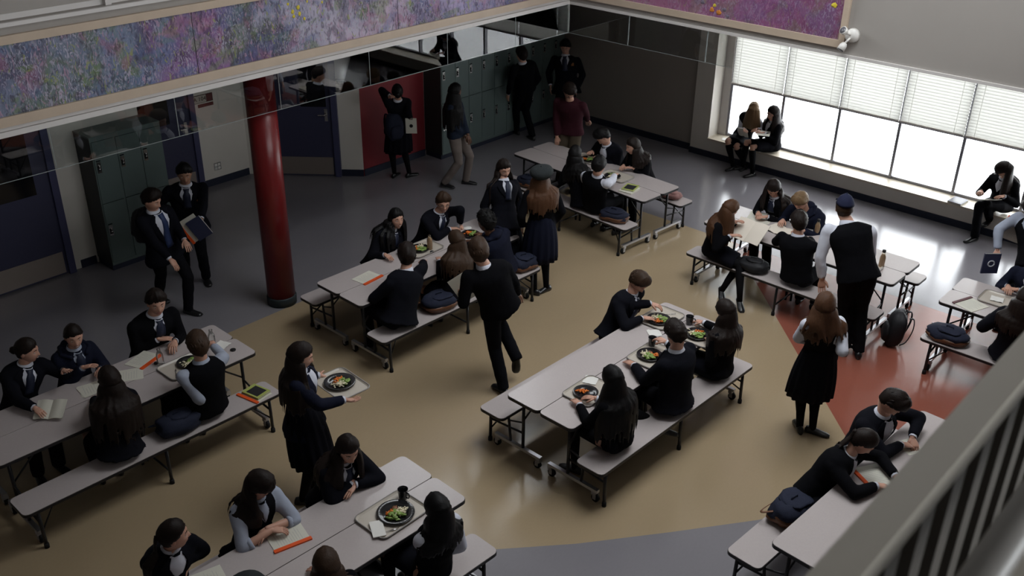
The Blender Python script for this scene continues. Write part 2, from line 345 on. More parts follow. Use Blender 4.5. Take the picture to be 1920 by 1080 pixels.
# window_1: frames, mullions, panes
win = empty('window_1', (WX0, WIN_Y, .335), kind=ST)
wo = V((WX0, WIN_Y, .335))
fr = MB().box((WX0-.16, WIN_Y-.05, .335), (WX0-.02, WIN_Y+.06, 2.98)); fr.build('window_frame', 'trim', win, wo)
MB().box((WX0-.02, WIN_Y-.02, .335), (wx1, WIN_Y+.04, .375)).build('bottom_rail', 'alu', win, wo)
MB().box((WX0-.02, WIN_Y-.02, 2.93), (wx1, WIN_Y+.04, 2.98)).build('top_rail', 'alu', win, wo)
MB().box((WX0-.02, WIN_Y-.03, 1.215), (wx1, WIN_Y+.03, 1.26)).build('transom', 'alu', win, wo)
for i in range(WN+1):
    x = WX0+WSP*i
    MB().box((x-.022, WIN_Y-.035, .335), (x+.022, WIN_Y+.04, 2.98)).build('mullion', 'alu', win, wo)
for i in range(WN):
    x = WX0+WSP*i
    for z0, z1 in ((.375, 1.215), (1.26, 2.93)):
        MB().box((x+.022, WIN_Y, z0), (x+WSP-.022, WIN_Y+.006, z1)).build('pane', 'wglass', win, wo)
# venetian blinds, one per bay, every slat its own part
sl_mesh = None
order = ['leftmost', 'second', 'third', 'fourth', 'fifth', 'sixth', 'seventh', 'eighth', 'ninth']
for i in range(WN):
    x0 = WX0+WSP*i+.012; x1 = WX0+WSP*(i+1)-.012
    b = empty('venetian_blind', (x0, WIN_Y-.07, 1.27), 'raised white venetian blind in the %s bay of the long window from the left corner' % order[i], 'blind', 'venetian blinds of the long window')
    bo = V(b.location)
    MB().box((x0, WIN_Y-.10, 1.255), (x1, WIN_Y-.055, 1.278)).build('bottom_bar', 'white', b, bo)
    MB().box((x0, WIN_Y-.11, 2.90), (x1, WIN_Y-.05, 2.95)).build('head_rail', 'white', b, bo)
    for fx in (.13, .83):
        MB().box((x0+WSP*fx-.002, WIN_Y-.106, 1.27), (x0+WSP*fx+.002, WIN_Y-.104, 2.9)).build('cord', 'white', b, bo)
    t = [1.0, 1.02, 1.22, 1.15, 1.05, 1.1, 1.1, 1.1, 1.1][i]       # tilt
    nsl = 33
    a = MB()
    dy, dz = cos(t)*.0262, sin(t)*.0262
    a.add([(0, -dy, -dz), (x1-x0, -dy, -dz), (x1-x0, 0, .003), (0, 0, .003), (x1-x0, dy, dz), (0, dy, dz)], [(0, 1, 2, 3), (3, 2, 4, 5)], 0, True)
    proto = a.build('slat', 'slat', b); proto.location = (0, 0, .03)
    for k in range(1, nsl):
        q = proto.copy(); C.objects.link(q); q.location = (0, 0, .03+k*.0455)

# corridor side (left) walls
wall('wall_left_near', (-12.15, YN, 0), (-11.95, 6.15, 3.1), 'cream')
wall('wall_recess_side', (-13.4, 6.05, 0), (-11.95, 6.15, 3.1), 'cream')
wall('wall_recess', (-13.4, 6.15, 0), (-13.2, 8.42, 3.1), 'cream')
d = V((-11.80+13.2, 9.62-8.42, 0)); dl = d.length; d.normalize(); n = V((d.y, -d.x, 0))   # n faces the hall
dg = MB(); A0 = V((-13.2, 8.42, 0)); A1 = V((-11.80, 9.62, 0))
dg.add([A0, A1, A1-n*.15, A0-n*.15, A0+V((0, 0, 3.1)), A1+V((0, 0, 3.1)), A1-n*.15+V((0, 0, 3.1)), A0-n*.15+V((0, 0, 3.1))], [(0, 1, 5, 4), (1, 2, 6, 5), (2, 3, 7, 6), (3, 0, 4, 7), (0, 3, 2, 1), (4, 5, 6, 7)])
dg.build('wall_diagonal', 'cream')['kind'] = ST
wall('wall_red', (-12.0, 9.62, 0), (-11.80, 10.98, 3.1), 'redwall')
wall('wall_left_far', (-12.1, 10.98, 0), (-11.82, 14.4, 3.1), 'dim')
for nm, a, b in (('baseboard_recess', (-13.2, 7.58, 0), (-13.185, 8.40, .11)), ('baseboard_red', (-11.8, 9.63, 0), (-11.785, 10.97, .11)), ('baseboard_left', (-11.95, 4.93, 0), (-11.935, 5.14, .11))):
    box(nm, a, b, 'base', kind=ST)
bb = MB(); s0 = A1-d*.36
bb.obox((s0+A1)/2+n*.008+V((0, 0, .055)), d*.18, n*.008, V((0, 0, .055))); bb.build('baseboard_diagonal', 'base')['kind'] = ST
# ceilings
wall('ceiling_corridor', (-14.2, YN, 3.02), (HX-.25, YF, 3.12), 'ceiling')
wall('ceiling_back', (HX-.25, HY+.25, 3.02), (XR, YF, 3.12), 'ceiling')
# outer closure
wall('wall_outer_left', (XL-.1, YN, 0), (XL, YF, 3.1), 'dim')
wall('wall_near', (XL, YN-.2, 0), (XR, YN, ROOF), 'upper')
wall('wall_right_low', (XR, YN, 0), (XR+.2, YF, RWZ[0]), 'upper')
wall('wall_right_top', (XR, YN, RWZ[1]), (XR+.2, YF, ROOF), 'upper')
wall('wall_right_near', (XR, YN, RWZ[0]), (XR+.2, RWY[0], RWZ[1]), 'upper')
wall('wall_right_far', (XR, RWY[1], RWZ[0]), (XR+.2, YF, RWZ[1]), 'upper')
rw = empty('window_4', (XR+.1, RWY[0], RWZ[0]), kind=ST); rwo = V(rw.location)
for k in range(7):
    y = RWY[0]+(RWY[1]-RWY[0])*k/6
    MB().box((XR+.06, y-.03, RWZ[0]), (XR+.14, y+.03, RWZ[1])).build('mullion', 'alu', rw, rwo)
MB().box((XR+.10, RWY[0], RWZ[0]), (XR+.105, RWY[1], RWZ[1])).build('pane', 'wglass', rw, rwo)
# roof of the hall with its skylight
for nm, a, b in (('ceiling_hall_a', (HX-.2, YN, ROOF), (SKY[0], HY+.2, ROOF+.15)), ('ceiling_hall_b', (SKY[1], YN, ROOF), (XR, HY+.2, ROOF+.15)),
                 ('ceiling_hall_c', (SKY[0], YN, ROOF), (SKY[1], SKY[2], ROOF+.15)), ('ceiling_hall_d', (SKY[0], SKY[3], ROOF), (SKY[1], HY+.2, ROOF+.15))):
    wall(nm, a, b, 'ceiling')
sk = empty('window_2', (SKY[0], SKY[2], ROOF), kind=ST); so_ = V(sk.location)
for k in range(5):
    x = SKY[0]+(SKY[1]-SKY[0])*k/4
    MB().box((x-.03, SKY[2], ROOF-.02), (x+.03, SKY[3], ROOF+.1)).build('skylight_bar', 'alu', sk, so_)
MB().box((SKY[0], SKY[2], ROOF+.1), (SKY[1], SKY[3], ROOF+.11)).build('skylight_pane', 'wglass', sk, so_)

# header beams and upper walls: A runs along Y at x=HX, B runs along X at y=HY
wall('wall_upper_left_low', (HX-.25, YN, HZ), (HX, HY+.25, 3.88), 'upper')
wall('wall_upper_left_mid', (HX-.25, YN, 3.88), (HX-.10, HY+.25, CLZ[0]), 'upper')
wall('wall_upper_left_top', (HX-.25, YN, CLZ[1]), (HX-.10, HY+.25, ROOF), 'upper')
wall('wall_upper_left_solid', (HX-.25, YN, CLZ[0]), (HX-.10, CLY[0], CLZ[1]), 'upper')
wall('wall_upper_left_corner', (HX-.25, CLY[1], CLZ[0]), (HX-.10, HY+.25, CLZ[1]), 'upper')
cw = empty('window_3', (HX-.18, CLY[0], CLZ[0]), kind=ST); co_ = V(cw.location)
for k in range(5):
    y = CLY[0]+(CLY[1]-CLY[0])*k/4
    MB().box((HX-.2, y-.03, CLZ[0]), (HX-.12, y+.03, CLZ[1])).build('mullion', 'alu', cw, co_)
MB().box((HX-.17, CLY[0], CLZ[0]), (HX-.165, CLY[1], CLZ[1])).build('pane', 'wglass', cw, co_)
wall('wall_upper_right', (HX-.0, HY, HZ), (XR, HY+.25, ROOF), 'upper')
# mouldings
box('trim_1', (HX, YN, HZ-.005), (HX+.03, HY-.03, HZ+.045), 'trim', kind=ST)
box('trim_2', (HX, YN, HZ+.05), (HX+.012, HY-.03, HZ+.088), 'trim', kind=ST)
box('trim_3', (HX+.0, HY-.03, HZ-.005), (XR, HY, HZ+.03), 'trim', kind=ST)
box('trim_4', (HX+.0, YN, 3.845), (HX+.035, HY-.0, 3.88), 'trim', kind=ST)
box('trim_5', (HX-.10, YN, 3.88), (HX-.085, HY, 3.93), 'trim', kind=ST)
for y in (2.0, 4.5, 7.0, 9.5):
    box('trim_%d' % (6+int(y)), (HX-.10, y-.03, 3.88), (HX-.03, y+.03, CLZ[0]), 'trim', kind=ST)

# murals
stopsA = [(0.0, (.13, .15, .27)), (.14, (.16, .19, .26)), (.22, (.12, .16, .13)), (.30, (.15, .19, .30)), (.40, (.20, .10, .25)), (.48, (.24, .12, .28)), (.55, (.13, .16, .14)), (.60, (.30, .30, .40)), (.72, (.45, .40, .50)), (.80, (.46, .34, .46)), (.88, (.32, .30, .52)), (1.0, (.40, .32, .50))]
stopsB = [(0.0, (.30, .14, .26)), (.3, (.34, .14, .24)), (.55, (.28, .10, .20)), (.75, (.22, .07, .18)), (1.0, (.16, .05, .10))]
ya, yb = -1.0, HY-.12
mu = empty('mural', (HX, ya, 3.0), 'long blue and lilac flower painting in a pale wood frame along the left upper wall', 'painting')
mo = V(mu.location)
cv = MB().box((HX+.004, ya+.07, 3.08), (HX+.02, yb-.07, 3.70)).build('canvas', mural_mat('mural_blue_lilac', stopsA, 1, 3.6, 6.6, (.035, .02, .06)), mu, mo)
# object coords are relative to mo: y starts 0 at ya
MB().box((HX+.003, ya, 2.99), (HX+.045, yb, 3.08)).build('frame_rail', 'wood', mu, mo)
MB().box((HX+.003, ya, 3.70), (HX+.045, yb, 3.775)).build('frame_rail', 'wood', mu, mo)
MB().box((HX+.003, yb-.07, 3.08), (HX+.045, yb, 3.70)).build('frame_rail', 'wood', mu, mo)
MB().box((HX+.003, ya, 3.08), (HX+.045, ya+.07, 3.70)).build('frame_rail', 'wood', mu, mo)
MB().box((HX+.015, 8.03, 3.08), (HX+.0215, 8.036, 3.70)).build('panel_joint', 'ink', mu, mo)
MB().box((HX+.015, 5.3, 3.08), (HX+.0215, 5.306, 3.70)).build('panel_joint', 'ink', mu, mo)
yl = mat('painted_yellow', (.62, .50, .05), .5, .3, noise_amt=.2)
for (px, py, s_) in ((549, 22, 1), (559, 14, 1), (562, 26, 1), (551, 31, .8), (571, 35, .7), (540, 8, .6), (604, 4, .5), (576, 3, .5)):
    dd = ray(px, py); t_ = (HX+.022)/dd.x; q = EYE+dd*t_
    p_ = MB().ball((HX+.0205, q.y, q.z), .003, .018*s_+.004, .020*s_+.004, n=8, m=5, noise_a=.5, seed=px); p_.build('painted_petal', yl, mu, mo)
xa, xb = HX+.10, -4.89
mu2 = empty('mural', (xa, HY, 3.0), 'purple and crimson painting in a wood frame on the upper wall above the long window', 'painting')
mo2 = V(mu2.location)
MB().box((xa+.07, HY-.02, 3.085), (xb-.075, HY-.004, 3.90)).build('canvas', mural_mat('mural_crimson', stopsB, 0, 0, 4.1, (.10, .02, .10), .45), mu2, mo2)
MB().box((xa, HY-.045, 3.0), (xb, HY-.003, 3.085)).build('frame_rail', 'wood', mu2, mo2)
MB().box((xa, HY-.045, 3.90), (xb, HY-.003, 3.985)).build('frame_rail', 'wood', mu2, mo2)
MB().box((xa, HY-.045, 3.085), (xa+.07, HY-.003, 3.90)).build('frame_rail', 'wood', mu2, mo2)
MB().box((xb-.075, HY-.045, 3.085), (xb, HY-.003, 3.90)).build('frame_rail', 'wood', mu2, mo2)
og = mat('painted_orange', (.60, .22, .04), .5, .3, noise_amt=.3); dkp = mat('painted_grey', (.16, .13, .18), .5, .3)
for (px, py, s_, mm_) in ((1335, 18, 1, og), (1348, 24, 1.1, og), (1340, 10, .7, yl), (1358, 18, .8, dkp), (1364, 31, .8, dkp), (1318, 4, .8, dkp), (1565, 10, 1.0, yl)):
    dd = ray(px, py); t_ = (HY-.02)/dd.y; q = EYE+dd*t_
    MB().ball((q.x, HY-.0215, q.z), .035*s_, .003, .028*s_, n=8, m=5, noise_a=.6, seed=px).build('painted_petal', mm_, mu2, mo2)

# smoke curtains: glass panels hanging from the header, joints visible
def curtain(axis, a, b, joints, label):
    r = empty('glass_smoke_curtain', (HX-.12, a, 2.48) if axis == 1 else (a, HY+.12, 2.48), label, 'glass screen'); o_ = V(r.location)
    cuts = [a]+joints+[b]
    for p, q in zip(cuts, cuts[1:]):
        m_ = MB()
        if axis == 1: m_.box((HX-.005, p+.003, 2.48), (HX-.001, q-.003, HZ))
        else: m_.box((p+.003, HY+.001, 2.48), (q-.003, HY+.005, HZ))
        m_.build('glass_panel', 'glass', r, o_)
        e_ = MB()
        if axis == 1: e_.box((HX-.007, p, 2.477), (HX+.001, q, 2.481))
        else: e_.box((p, HY-.001, 2.477), (q, HY+.007, 2.481))
        e_.build('lower_edge', 'glassedge', r, o_)
    for j in joints:
        e_ = MB()
        if axis == 1: e_.box((HX-.007, j-.002, 2.48), (HX+.001, j+.002, HZ))
        else: e_.box((j-.006, HY-.001, 2.48), (j+.006, HY+.007, HZ))
        e_.build('joint_strip', 'glassedge', r, o_)
curtain(1, YN+.1, HY, [2.4, 3.7, 5.0, 6.27, 7.57, 8.87, 10.17], 'clear glass smoke screen hanging below the beam along the left corridor')
curtain(0, HX, -6.34, [-8.0, -6.75], 'clear glass smoke screen hanging below the beam beside the long window')

# column
col = empty('red_column', (-9.285, 6.16, 0), 'round glossy red column with a dark base beside the long table under the left beam', 'column'); c0 = V(col.location)
MB().lathe([(.168, .11), (.168, 3.0)], c0, 40).build('shaft', 'column', col, c0)
MB().lathe([(.178, 0), (.180, .1), (.172, .115)], c0, 40).build('base_ring', 'colbase', col, c0)

# doors ---------------------------------------------------------------
def door(name, o, dx, nn, w_, window, handle_side, kick='kick'):
    """o: lower left corner on the wall face, dx along the wall, nn out of the wall"""
    dx = V(dx); nn = V(nn); up = V((0, 0, 1)); o = V(o)
    r = empty(name, o, kind=ST)
    def pl(a0, a1, z0, z1, t0, t1): return MB().obox(o+dx*(a0+a1)/2+up*(z0+z1)/2+nn*(t0+t1)/2, dx*(a1-a0)/2, nn*(t1-t0)/2, up*(z1-z0)/2)
    pl(0, w_, .01, 2.1, .0, .03).build('door_leaf', 'door', r, o)
    for a0, a1 in ((-.09, 0), (w_, w_+.09)): pl(a0, a1, 0, 2.2, 0, .07).build('door_frame', 'frame', r, o)
    pl(-.09, w_+.09, 2.1, 2.2, 0, .07).build('door_frame', 'frame', r, o)
    pl(.03, w_-.03, .03, .32, .03, .036).build('kick_plate', kick, r, o)
    if window: pl(window[0], window[1], window[2], window[3], .03, .035).build('door_window', 'dark', r, o)
    hx = w_-.09 if handle_side > 0 else .09
    h = pl(hx-.025, hx+.025, .92, 1.12, .03, .04).build('lock_plate', 'chrome', r, o)
    p0 = o+dx*hx+up*1.03; k = MB().tube([p0+nn*.04, p0+nn*.085, p0+nn*.09-dx*.02*handle_side, p0+nn*.09-dx*.12*handle_side], .011, 8); k.build('door_handle', 'chrome', h, o)
    return r
door('door_1', (-11.95, 3.76, 0), (0, 1, 0), (1, 0, 0), .98, (.16, .80, 1.15, 1.95), -1)
door('door_2', (-13.2, 6.52, 0), (0, 1, 0), (1, 0, 0), .95, (.12, .62, 1.15, 1.95), 1)
dq = A0+d*.42; door('door_3', dq, d, n, .98, (.5, .90, 1.15, 1.95), 1)

# signs
def text_on(parent, org, s, pos, right, up, size, mt='ink', ext=.0015, nm='lettering'):
    cu = bpy.data.curves.new(nm, 'FONT'); cu.body = s; cu.size = size; cu.extrude = ext; cu.align_x = 'CENTER'; cu.align_y = 'CENTER'
    o = bpy.data.objects.new(nm, cu); C.objects.link(o); cu.materials.append(MT[mt])
    bpy.context.view_layer.update(); me_ = bpy.data.meshes.new_from_object(o.evaluated_get(bpy.context.evaluated_depsgraph_get())); bpy.data.objects.remove(o); o = bpy.data.objects.new(nm, me_); C.objects.link(o)
    if not me_.materials: me_.materials.append(MT[mt])
    right = V(right).normalized(); up = V(up).normalized(); nn = right.cross(up)
    M_ = Matrix((right, up, nn)).transposed().to_4x4(); M_.translation = V(pos)-V(org); o.parent = parent; o.matrix_local = M_
    return o
def room_sign(o, dx, nn, txt, label, second):
    o, dx, nn = V(o), V(dx), V(nn); r = empty('room_sign', o, label, 'sign')
    up = V((0, 0, 1))
    MB().obox(o, dx*.17, nn*.004, up*.062).build('backing', 'ink', r, o)
    MB().obox(o-dx*.055+nn*.004, dx*.11, nn*.003, up*.055).build('cream_plate', 'signcream', r, o)
    MB().obox(o+dx*.11+nn*.004, dx*.052, nn*.003, up*.055).build('maroon_plate', 'signred', r, o)
    if second: MB().obox(o-up*.105+dx*.04, dx*.13, nn*.004, up*.025).build('maroon_strip', 'signred', r, o)
    text_on(r, o, txt, o-dx*.055+nn*.0085, dx, up, .088)
room_sign((-13.19, 7.74, 1.40), (0, 1, 0), (1, 0, 0), 'A 104', 'cream and maroon room sign reading A 104 on the wall left of the column', True)
room_sign(A1-d*.20+n*.006+V((0, 0, 1.53)), d*.9, n, 'A 105', 'cream and maroon room sign reading A 105 on the wall beside the red wall', False)
# sockets and switch
def plate4(o, dx, nn, label, name, rows, size=.06):
    o, dx, nn = V(o), V(dx), V(nn); r = empty(name, o, label, 'electrical plate'); up = V((0, 0, 1))
    MB().obox(o, dx*size, nn*.004, up*size).build('backing_plate', 'chrome' if rows else 'white', r, o)
    if rows:
        for i in (-1, 1):
            for j in (-1, 1): MB().obox(o+dx*i*size*.45+up*j*size*.45+nn*.004, dx*size*.33, nn*.003, up*size*.33).build('socket', 'white', r, o)
    else: MB().obox(o+nn*.004, dx*.01, nn*.005, up*.018).build('toggle', 'trim', r, o)
plate4((-13.19, 7.84, .29), (0, 1, 0), (1, 0, 0), 'steel plate with four white sockets low on the cream wall left of the column', 'power_outlet', True)
o_ = plate4((-11.79, 10.0, 1.52), (0, 1, 0), (1, 0, 0), 'small white switch plate high on the red wall', 'wall_switch', False, .035)
# emergency lamp
e = EYE+ray(1600, 66)*(HY/ray(1600, 66).y); e.y = HY
el = empty('emergency_light', e, 'white twin-head emergency light beside the end of the crimson painting', 'light')
MB().tube([e, e-V((0, .06, 0))], [.085, .075], 20, ref=(0, 0, 1)).build('round_base', 'white', el, e)
for dx_, dz_ in ((-.035, .045), (-.03, -.09)):
    h0 = e+V((dx_*.3, -.06, dz_*.3)); h1 = h0+V((dx_, -.05, dz_*.6)); h2 = h1+V((dx_*.6, -.05, dz_*.8))
    hh = MB().tube([h0, h1], .012, 8).tube([h1, h1+(h2-h1)*.3, h2], [.028, .042, .048], 14).build('lamp_head', 'white', el, e)
    MB().tube([h2, h2+(h2-h1).normalized()*.003], .04, 14).build('lens', 'lens', hh, e)

# lockers -------------------------------------------------------------
def lockers(y0, n_, x_front, depth, top, label, name='locker_bank', side='lockside'):
    r = empty(name, (x_front, y0, 0), label, 'lockers'); o = V(r.location); W = .315
    y1 = y0+W*n_; xb = x_front-depth
    MB().box((xb, y0, .09), (x_front-.02, y1, top)).build('carcass', side, r, o)
    MB().box((xb, y0+.01, 0), (x_front-.045, y1-.01, .09)).build('plinth', 'base', r, o)
    MB().box((xb, y0-.003, top), (x_front, y1+.003, top+.02)).build('top_panel', 'locker', r, o)
    MB().box((x_front-.02, y0, .09), (x_front-.001, y1, .13)).build('bottom_strip', 'locker', r, o)
    MB().box((x_front-.02, y0, top-.04), (x_front-.001, y1, top)).build('top_strip', 'locker', r, o)
    for k in range(n_+1):
        yy = y0+W*k; MB().box((x_front-.02, max(y0, yy-.012), .13), (x_front-.002, min(y1, yy+.012), top-.04)).build('stile', 'locker', r, o)
    mid = (.13+top-.04)/2
    for k in range(n_):
        for z0, z1, hz in ((.135, mid-.005, .58), (mid+.005, top-.045, 1.43)):
            ya_, yb_ = y0+W*k+.014, y0+W*(k+1)-.014
            dd = MB().box((x_front-.016, ya_, z0), (x_front+.004, yb_, z1)).build('locker_door', 'locker', r, o)
            hy = ya_+.045
            hp = MB().box((x_front+.004, hy-.026, hz-.075), (x_front+.009, hy+.026, hz+.065)).build('handle_plate', 'chrome', dd, o)
            sq = MB().box((x_front+.004, hy-.02, hz-.05), (x_front+.0105, hy+.02, hz+.02)).box((x_front+.004, hy-.028, hz+.072), (x_front+.007, hy+.028, hz+.088)); sq.build('recess', 'gap', dd, o)
            lk = MB().ball((x_front+.018, hy, hz-.02), .012, n=8, m=6).tube([(x_front+.01, hy, hz+.03), (x_front+.022, hy, hz+.02), (x_front+.022, hy, hz-.01)], .006, 6); lk.build('latch', 'chrome', dd, o)
lockers(5.16, 3, -11.53, .41, 1.80, 'bank of three grey green two tier lockers beside the first blue door')
lockers(11.0, 10, -11.40, .41, 1.86, 'long bank of ten grey green two tier lockers past the red wall')

# balcony railing in the foreground (the gallery the camera stands on)
rz = CAMH-.80
rl = empty('balcony_railing', (-.30, 0, 4.2), 'blurred beige balcony railing with close flat balusters in the right foreground', 'railing'); ro = V(rl.location)
MB().box((-.309, -2.9, rz-.045), (-.262, 9.5, rz)).build('top_rail', 'railm', rl, ro)
MB().box((-.305, -2.9, 4.26), (-.266, 9.5, 4.30)).build('bottom_rail', 'railm', rl, ro)
MB().tube([(-.165, -2.9, rz-.02), (-.165, 9.5, rz-.02)], .024, 16, sm=True).build('hand_grip', 'railshine', rl, ro)
MB().box((-.175, -2.9, rz-.11), (-.06, 9.5, rz-.035)).build('inner_rail', 'railm', rl, ro)
for y in (-1.5, 1.9, 4.2, 6.5, 8.8):
    MB().box((-.27, y-.015, rz-.05), (-.15, y+.015, rz-.035)).build('bracket', 'railshine', rl, ro)
bp_ = None; y = .12; k = 0
while y < 9.4:
    if bp_ is None:
        bp_ = MB().box((-.0125, -.024, 0), (.0125, .024, rz-.045-4.30)).build('baluster', 'slatm', rl)
    else:
        q = bp_.copy(); C.objects.link(q); bp_2 = q
    (bp_ if k == 0 else q).location = V((-.2855, y, 4.30))-ro
    y += .115 if y < 3 else .15; k += 1
wall('gallery_floor', (-.34, YN, 4.0), (XR, HY, 4.2), 'ceiling')
bpy.data.objects['gallery_floor'].name = 'floor_gallery'
# ================================================================== TABLES
L_, W_, B0, B1, TZ, BZ = 1.262, .397, .452, .756, .74, .43
TB = {'C': (-4.727, 6.969, 88.9), 'B': (-7.791, 7.164, 88.7), 'A': (-7.868, 3.334, 89.2), 'D': (-4.83, 3.172, 87.6),
      'E': (-4.70, 10.751, -.5), 'F': (-8.137, 10.867, -4.1), 'G': (-1.654, 10.719, .3), 'H': (-1.887, 6.842, 86.9)}
def tdir(t):
    a = radians(TB[t][2]); return V((cos(a), sin(a), 0)), V((sin(a), -cos(a), 0)), V((TB[t][0], TB[t][1], 0))
def tw(t, u, v, z=TZ):          # a point of a table: u along, v to the right of the direction
    d_, r_, c_ = tdir(t); return c_+d_*u+r_*v+V((0, 0, z))

def make_half():
    r = empty('cafeteria_bench_table', (0, 0, 0))
    MB().prism(rrect(-L_, .004, L_, W_, .05), TZ-.006, TZ).build('tabletop', 'laminate', r)
    MB().prism(rrect(-L_-.003, .002, L_+.003, W_+.003, .052), TZ-.034, TZ-.0055).build('tabletop_edge', 'edge', r)
    MB().prism(rrect(-L_, B0, L_, B1, .05), BZ-.006, BZ).build('bench_seat', 'laminate', r)
    MB().prism(rrect(-L_-.003, B0-.003, L_+.003, B1+.003, .052), BZ-.032, BZ-.0055).build('bench_edge', 'edge', r)
    MB().box((-L_+.1, .17, TZ-.075), (L_-.1, .20, TZ-.034)).box((-L_+.1, .33, TZ-.06), (L_-.1, .35, TZ-.034)).build('under_rail', 'black', r)
    for s in (-1, 1):
        u = s*(L_-.12)
        MB().tube([(u, .28, .13), (u, .28, TZ-.05)], .016, 8).build('table_leg', 'black', r)
        MB().tube([(u, .44, .13), (u, .47, .38), (u, .50, BZ-.03)], .014, 8).build('bench_leg', 'black', r)
        lg = MB().tube([(u, .715, .03), (u, .705, BZ-.03)], .016, 8).build('bench_leg', 'black', r)
        MB().lathe([(.022, 0), (.022, .035), (.017, .05)], (u, .715, 0), 10).build('rubber_foot', 'rubber', lg)
        MB().tube([(u, .28, .30), (u, .71, .26)], .011, 6).tube([(u, .28, .42), (u, .46, .36)], .009, 6).build('cross_brace', 'black', r)
        MB().tube([(u-s*.01, .28, .45), (u-s*.30, .25, TZ-.05)], .009, 6).build('diagonal_brace', 'black', r)
        MB().tube([(u-s*.01, .60, BZ-.05), (u-s*.22, .60, BZ-.04), (u, .70, .16)], .009, 6).build('diagonal_brace', 'black', r)
        MB().box((u-.02, .05, .105), (u+.02, .64, .135)).build('chassis_bar', 'steel', r)
        for v_ in (.075, .60):
            cs = MB().box((u-.024, v_-.022, .075), (u+.024, v_+.022, .108)).box((u-.024, v_-.006, .03), (u-.019, v_+.03, .08)).box((u+.019, v_-.006, .03), (u+.024, v_+.03, .08)).build('caster', 'steel', r)
            MB().tube([(u-.015, v_+.015, .04), (u+.015, v_+.015, .04)], .040, 14).build('wheel', 'rubber', cs)
    lg = MB().tube([(-.03, .715, .03), (-.03, .705, BZ-.03)], .016, 8).build('bench_leg', 'black', r)
    MB().lathe([(.022, 0), (.022, .035), (.017, .05)], (-.03, .715, 0), 10).build('rubber_foot', 'rubber', lg)
    MB().tube([(.03, .30, .03), (.03, .28, TZ-.05)], .016, 8).build('table_leg', 'black', r)
    MB().tube([(-.03, .29, .14), (-.03, .71, .14)], .010, 6).tube([(-.03, .28, .03), (-.03, .28, TZ-.05)], .015, 8).build('cross_brace', 'black', r)
    return r
half = make_half()
TL = {
 ('A', 1): 'near half of the left row table with its bench, beside the boy in the vest', ('A', -1): 'far half of the left row table with its bench, where three smiling students sit',
 ('B', 1): 'near half of the table behind the running boy with its bench', ('B', -1): 'far half of the table nearest the red column with its bench',
 ('C', 1): 'near half of the central table with three students on its bench', ('C', -1): 'far half of the central table, its bench mostly empty',
 ('D', 1): 'near half of the bottom left table with the large tray on it and its bench', ('D', -1): 'far half of the bottom left table, where two long-haired girls lean on it',
 ('E', 1): 'near half of the window table, a black backpack at its bench end', ('E', -1): 'window-side half of the table with the orange juice bottle and its bench',
 ('F', 1): 'near half of the rear table, a navy bag on its bench', ('F', -1): 'far half of the rear table by the lockers with its bench',
 ('G', 1): 'near half of the right edge table, its bench with a brown and navy bag', ('G', -1): 'window-side half of the right edge table with its bench',
 ('H', 1): 'gallery-side half of the bottom right table behind the railing', ('H', -1): 'half of the bottom right table where two students write, with its bench'}
first = True
for t in TB:
    for s in (1, -1):
        q = half if first else copy_tree(half); first = False
        a = radians(TB[t][2]); q.location = (TB[t][0], TB[t][1], 0)
        q.rotation_euler = (0, 0, a+pi) if s == 1 else (0, 0, a)     # local +y is left of direction; s=1 is the right side
        tag(q, TL[(t, s)], 'table', 'folding bench tables')

# ================================================================== THINGS ON TABLES
def orient(loc, yaw, tilt=None):
    M_ = Matrix.Translation(V(loc)) @ Matrix.Rotation(yaw, 4, 'Z')
    if tilt is not None: M_ = M_ @ tilt
    return M_
def put(r, M_): r.matrix_world = M_; return r
def tray(p, yaw, label, w=.46, h=.34, M_=None):
    r = empty('serving_tray', (0, 0, 0), label, 'tray', 'beige serving trays')
    o = rrect(-w/2, -h/2, w/2, h/2, .06); i = rrect(-w/2+.022, -h/2+.022, w/2-.022, h/2-.022, .045); lo = rrect(-w/2+.012, -h/2+.012, w/2-.012, h/2-.012, .05)
    m_ = MB(); n_ = len(o)
    m_.rings([[V((x, y, .002)) for x, y in lo], [V((x, y, .018)) for x, y in o], [V((x, y, .020)) for x, y in rrect(-w/2+.006, -h/2+.006, w/2-.006, h/2-.006, .055)], [V((x, y, .006)) for x, y in i]], cap=True, sm=False)
    m_.build('tray_body', 'tray', r)
    m2 = MB().rings([[V((x, y, .0185)) for x, y in o], [V((x, y, .0225)) for x, y in rrect(-w/2+.002, -h/2+.002, w/2-.002, h/2-.002, .06)], [V((x, y, .0225)) for x, y in rrect(-w/2+.009, -h/2+.009, w/2-.009, h/2-.009, .052)]], cap=False, sm=False); m2.build('tray_rim', 'railshine', r)
    return put(r, M_ if M_ is not None else orient(p, yaw))
PN = 0
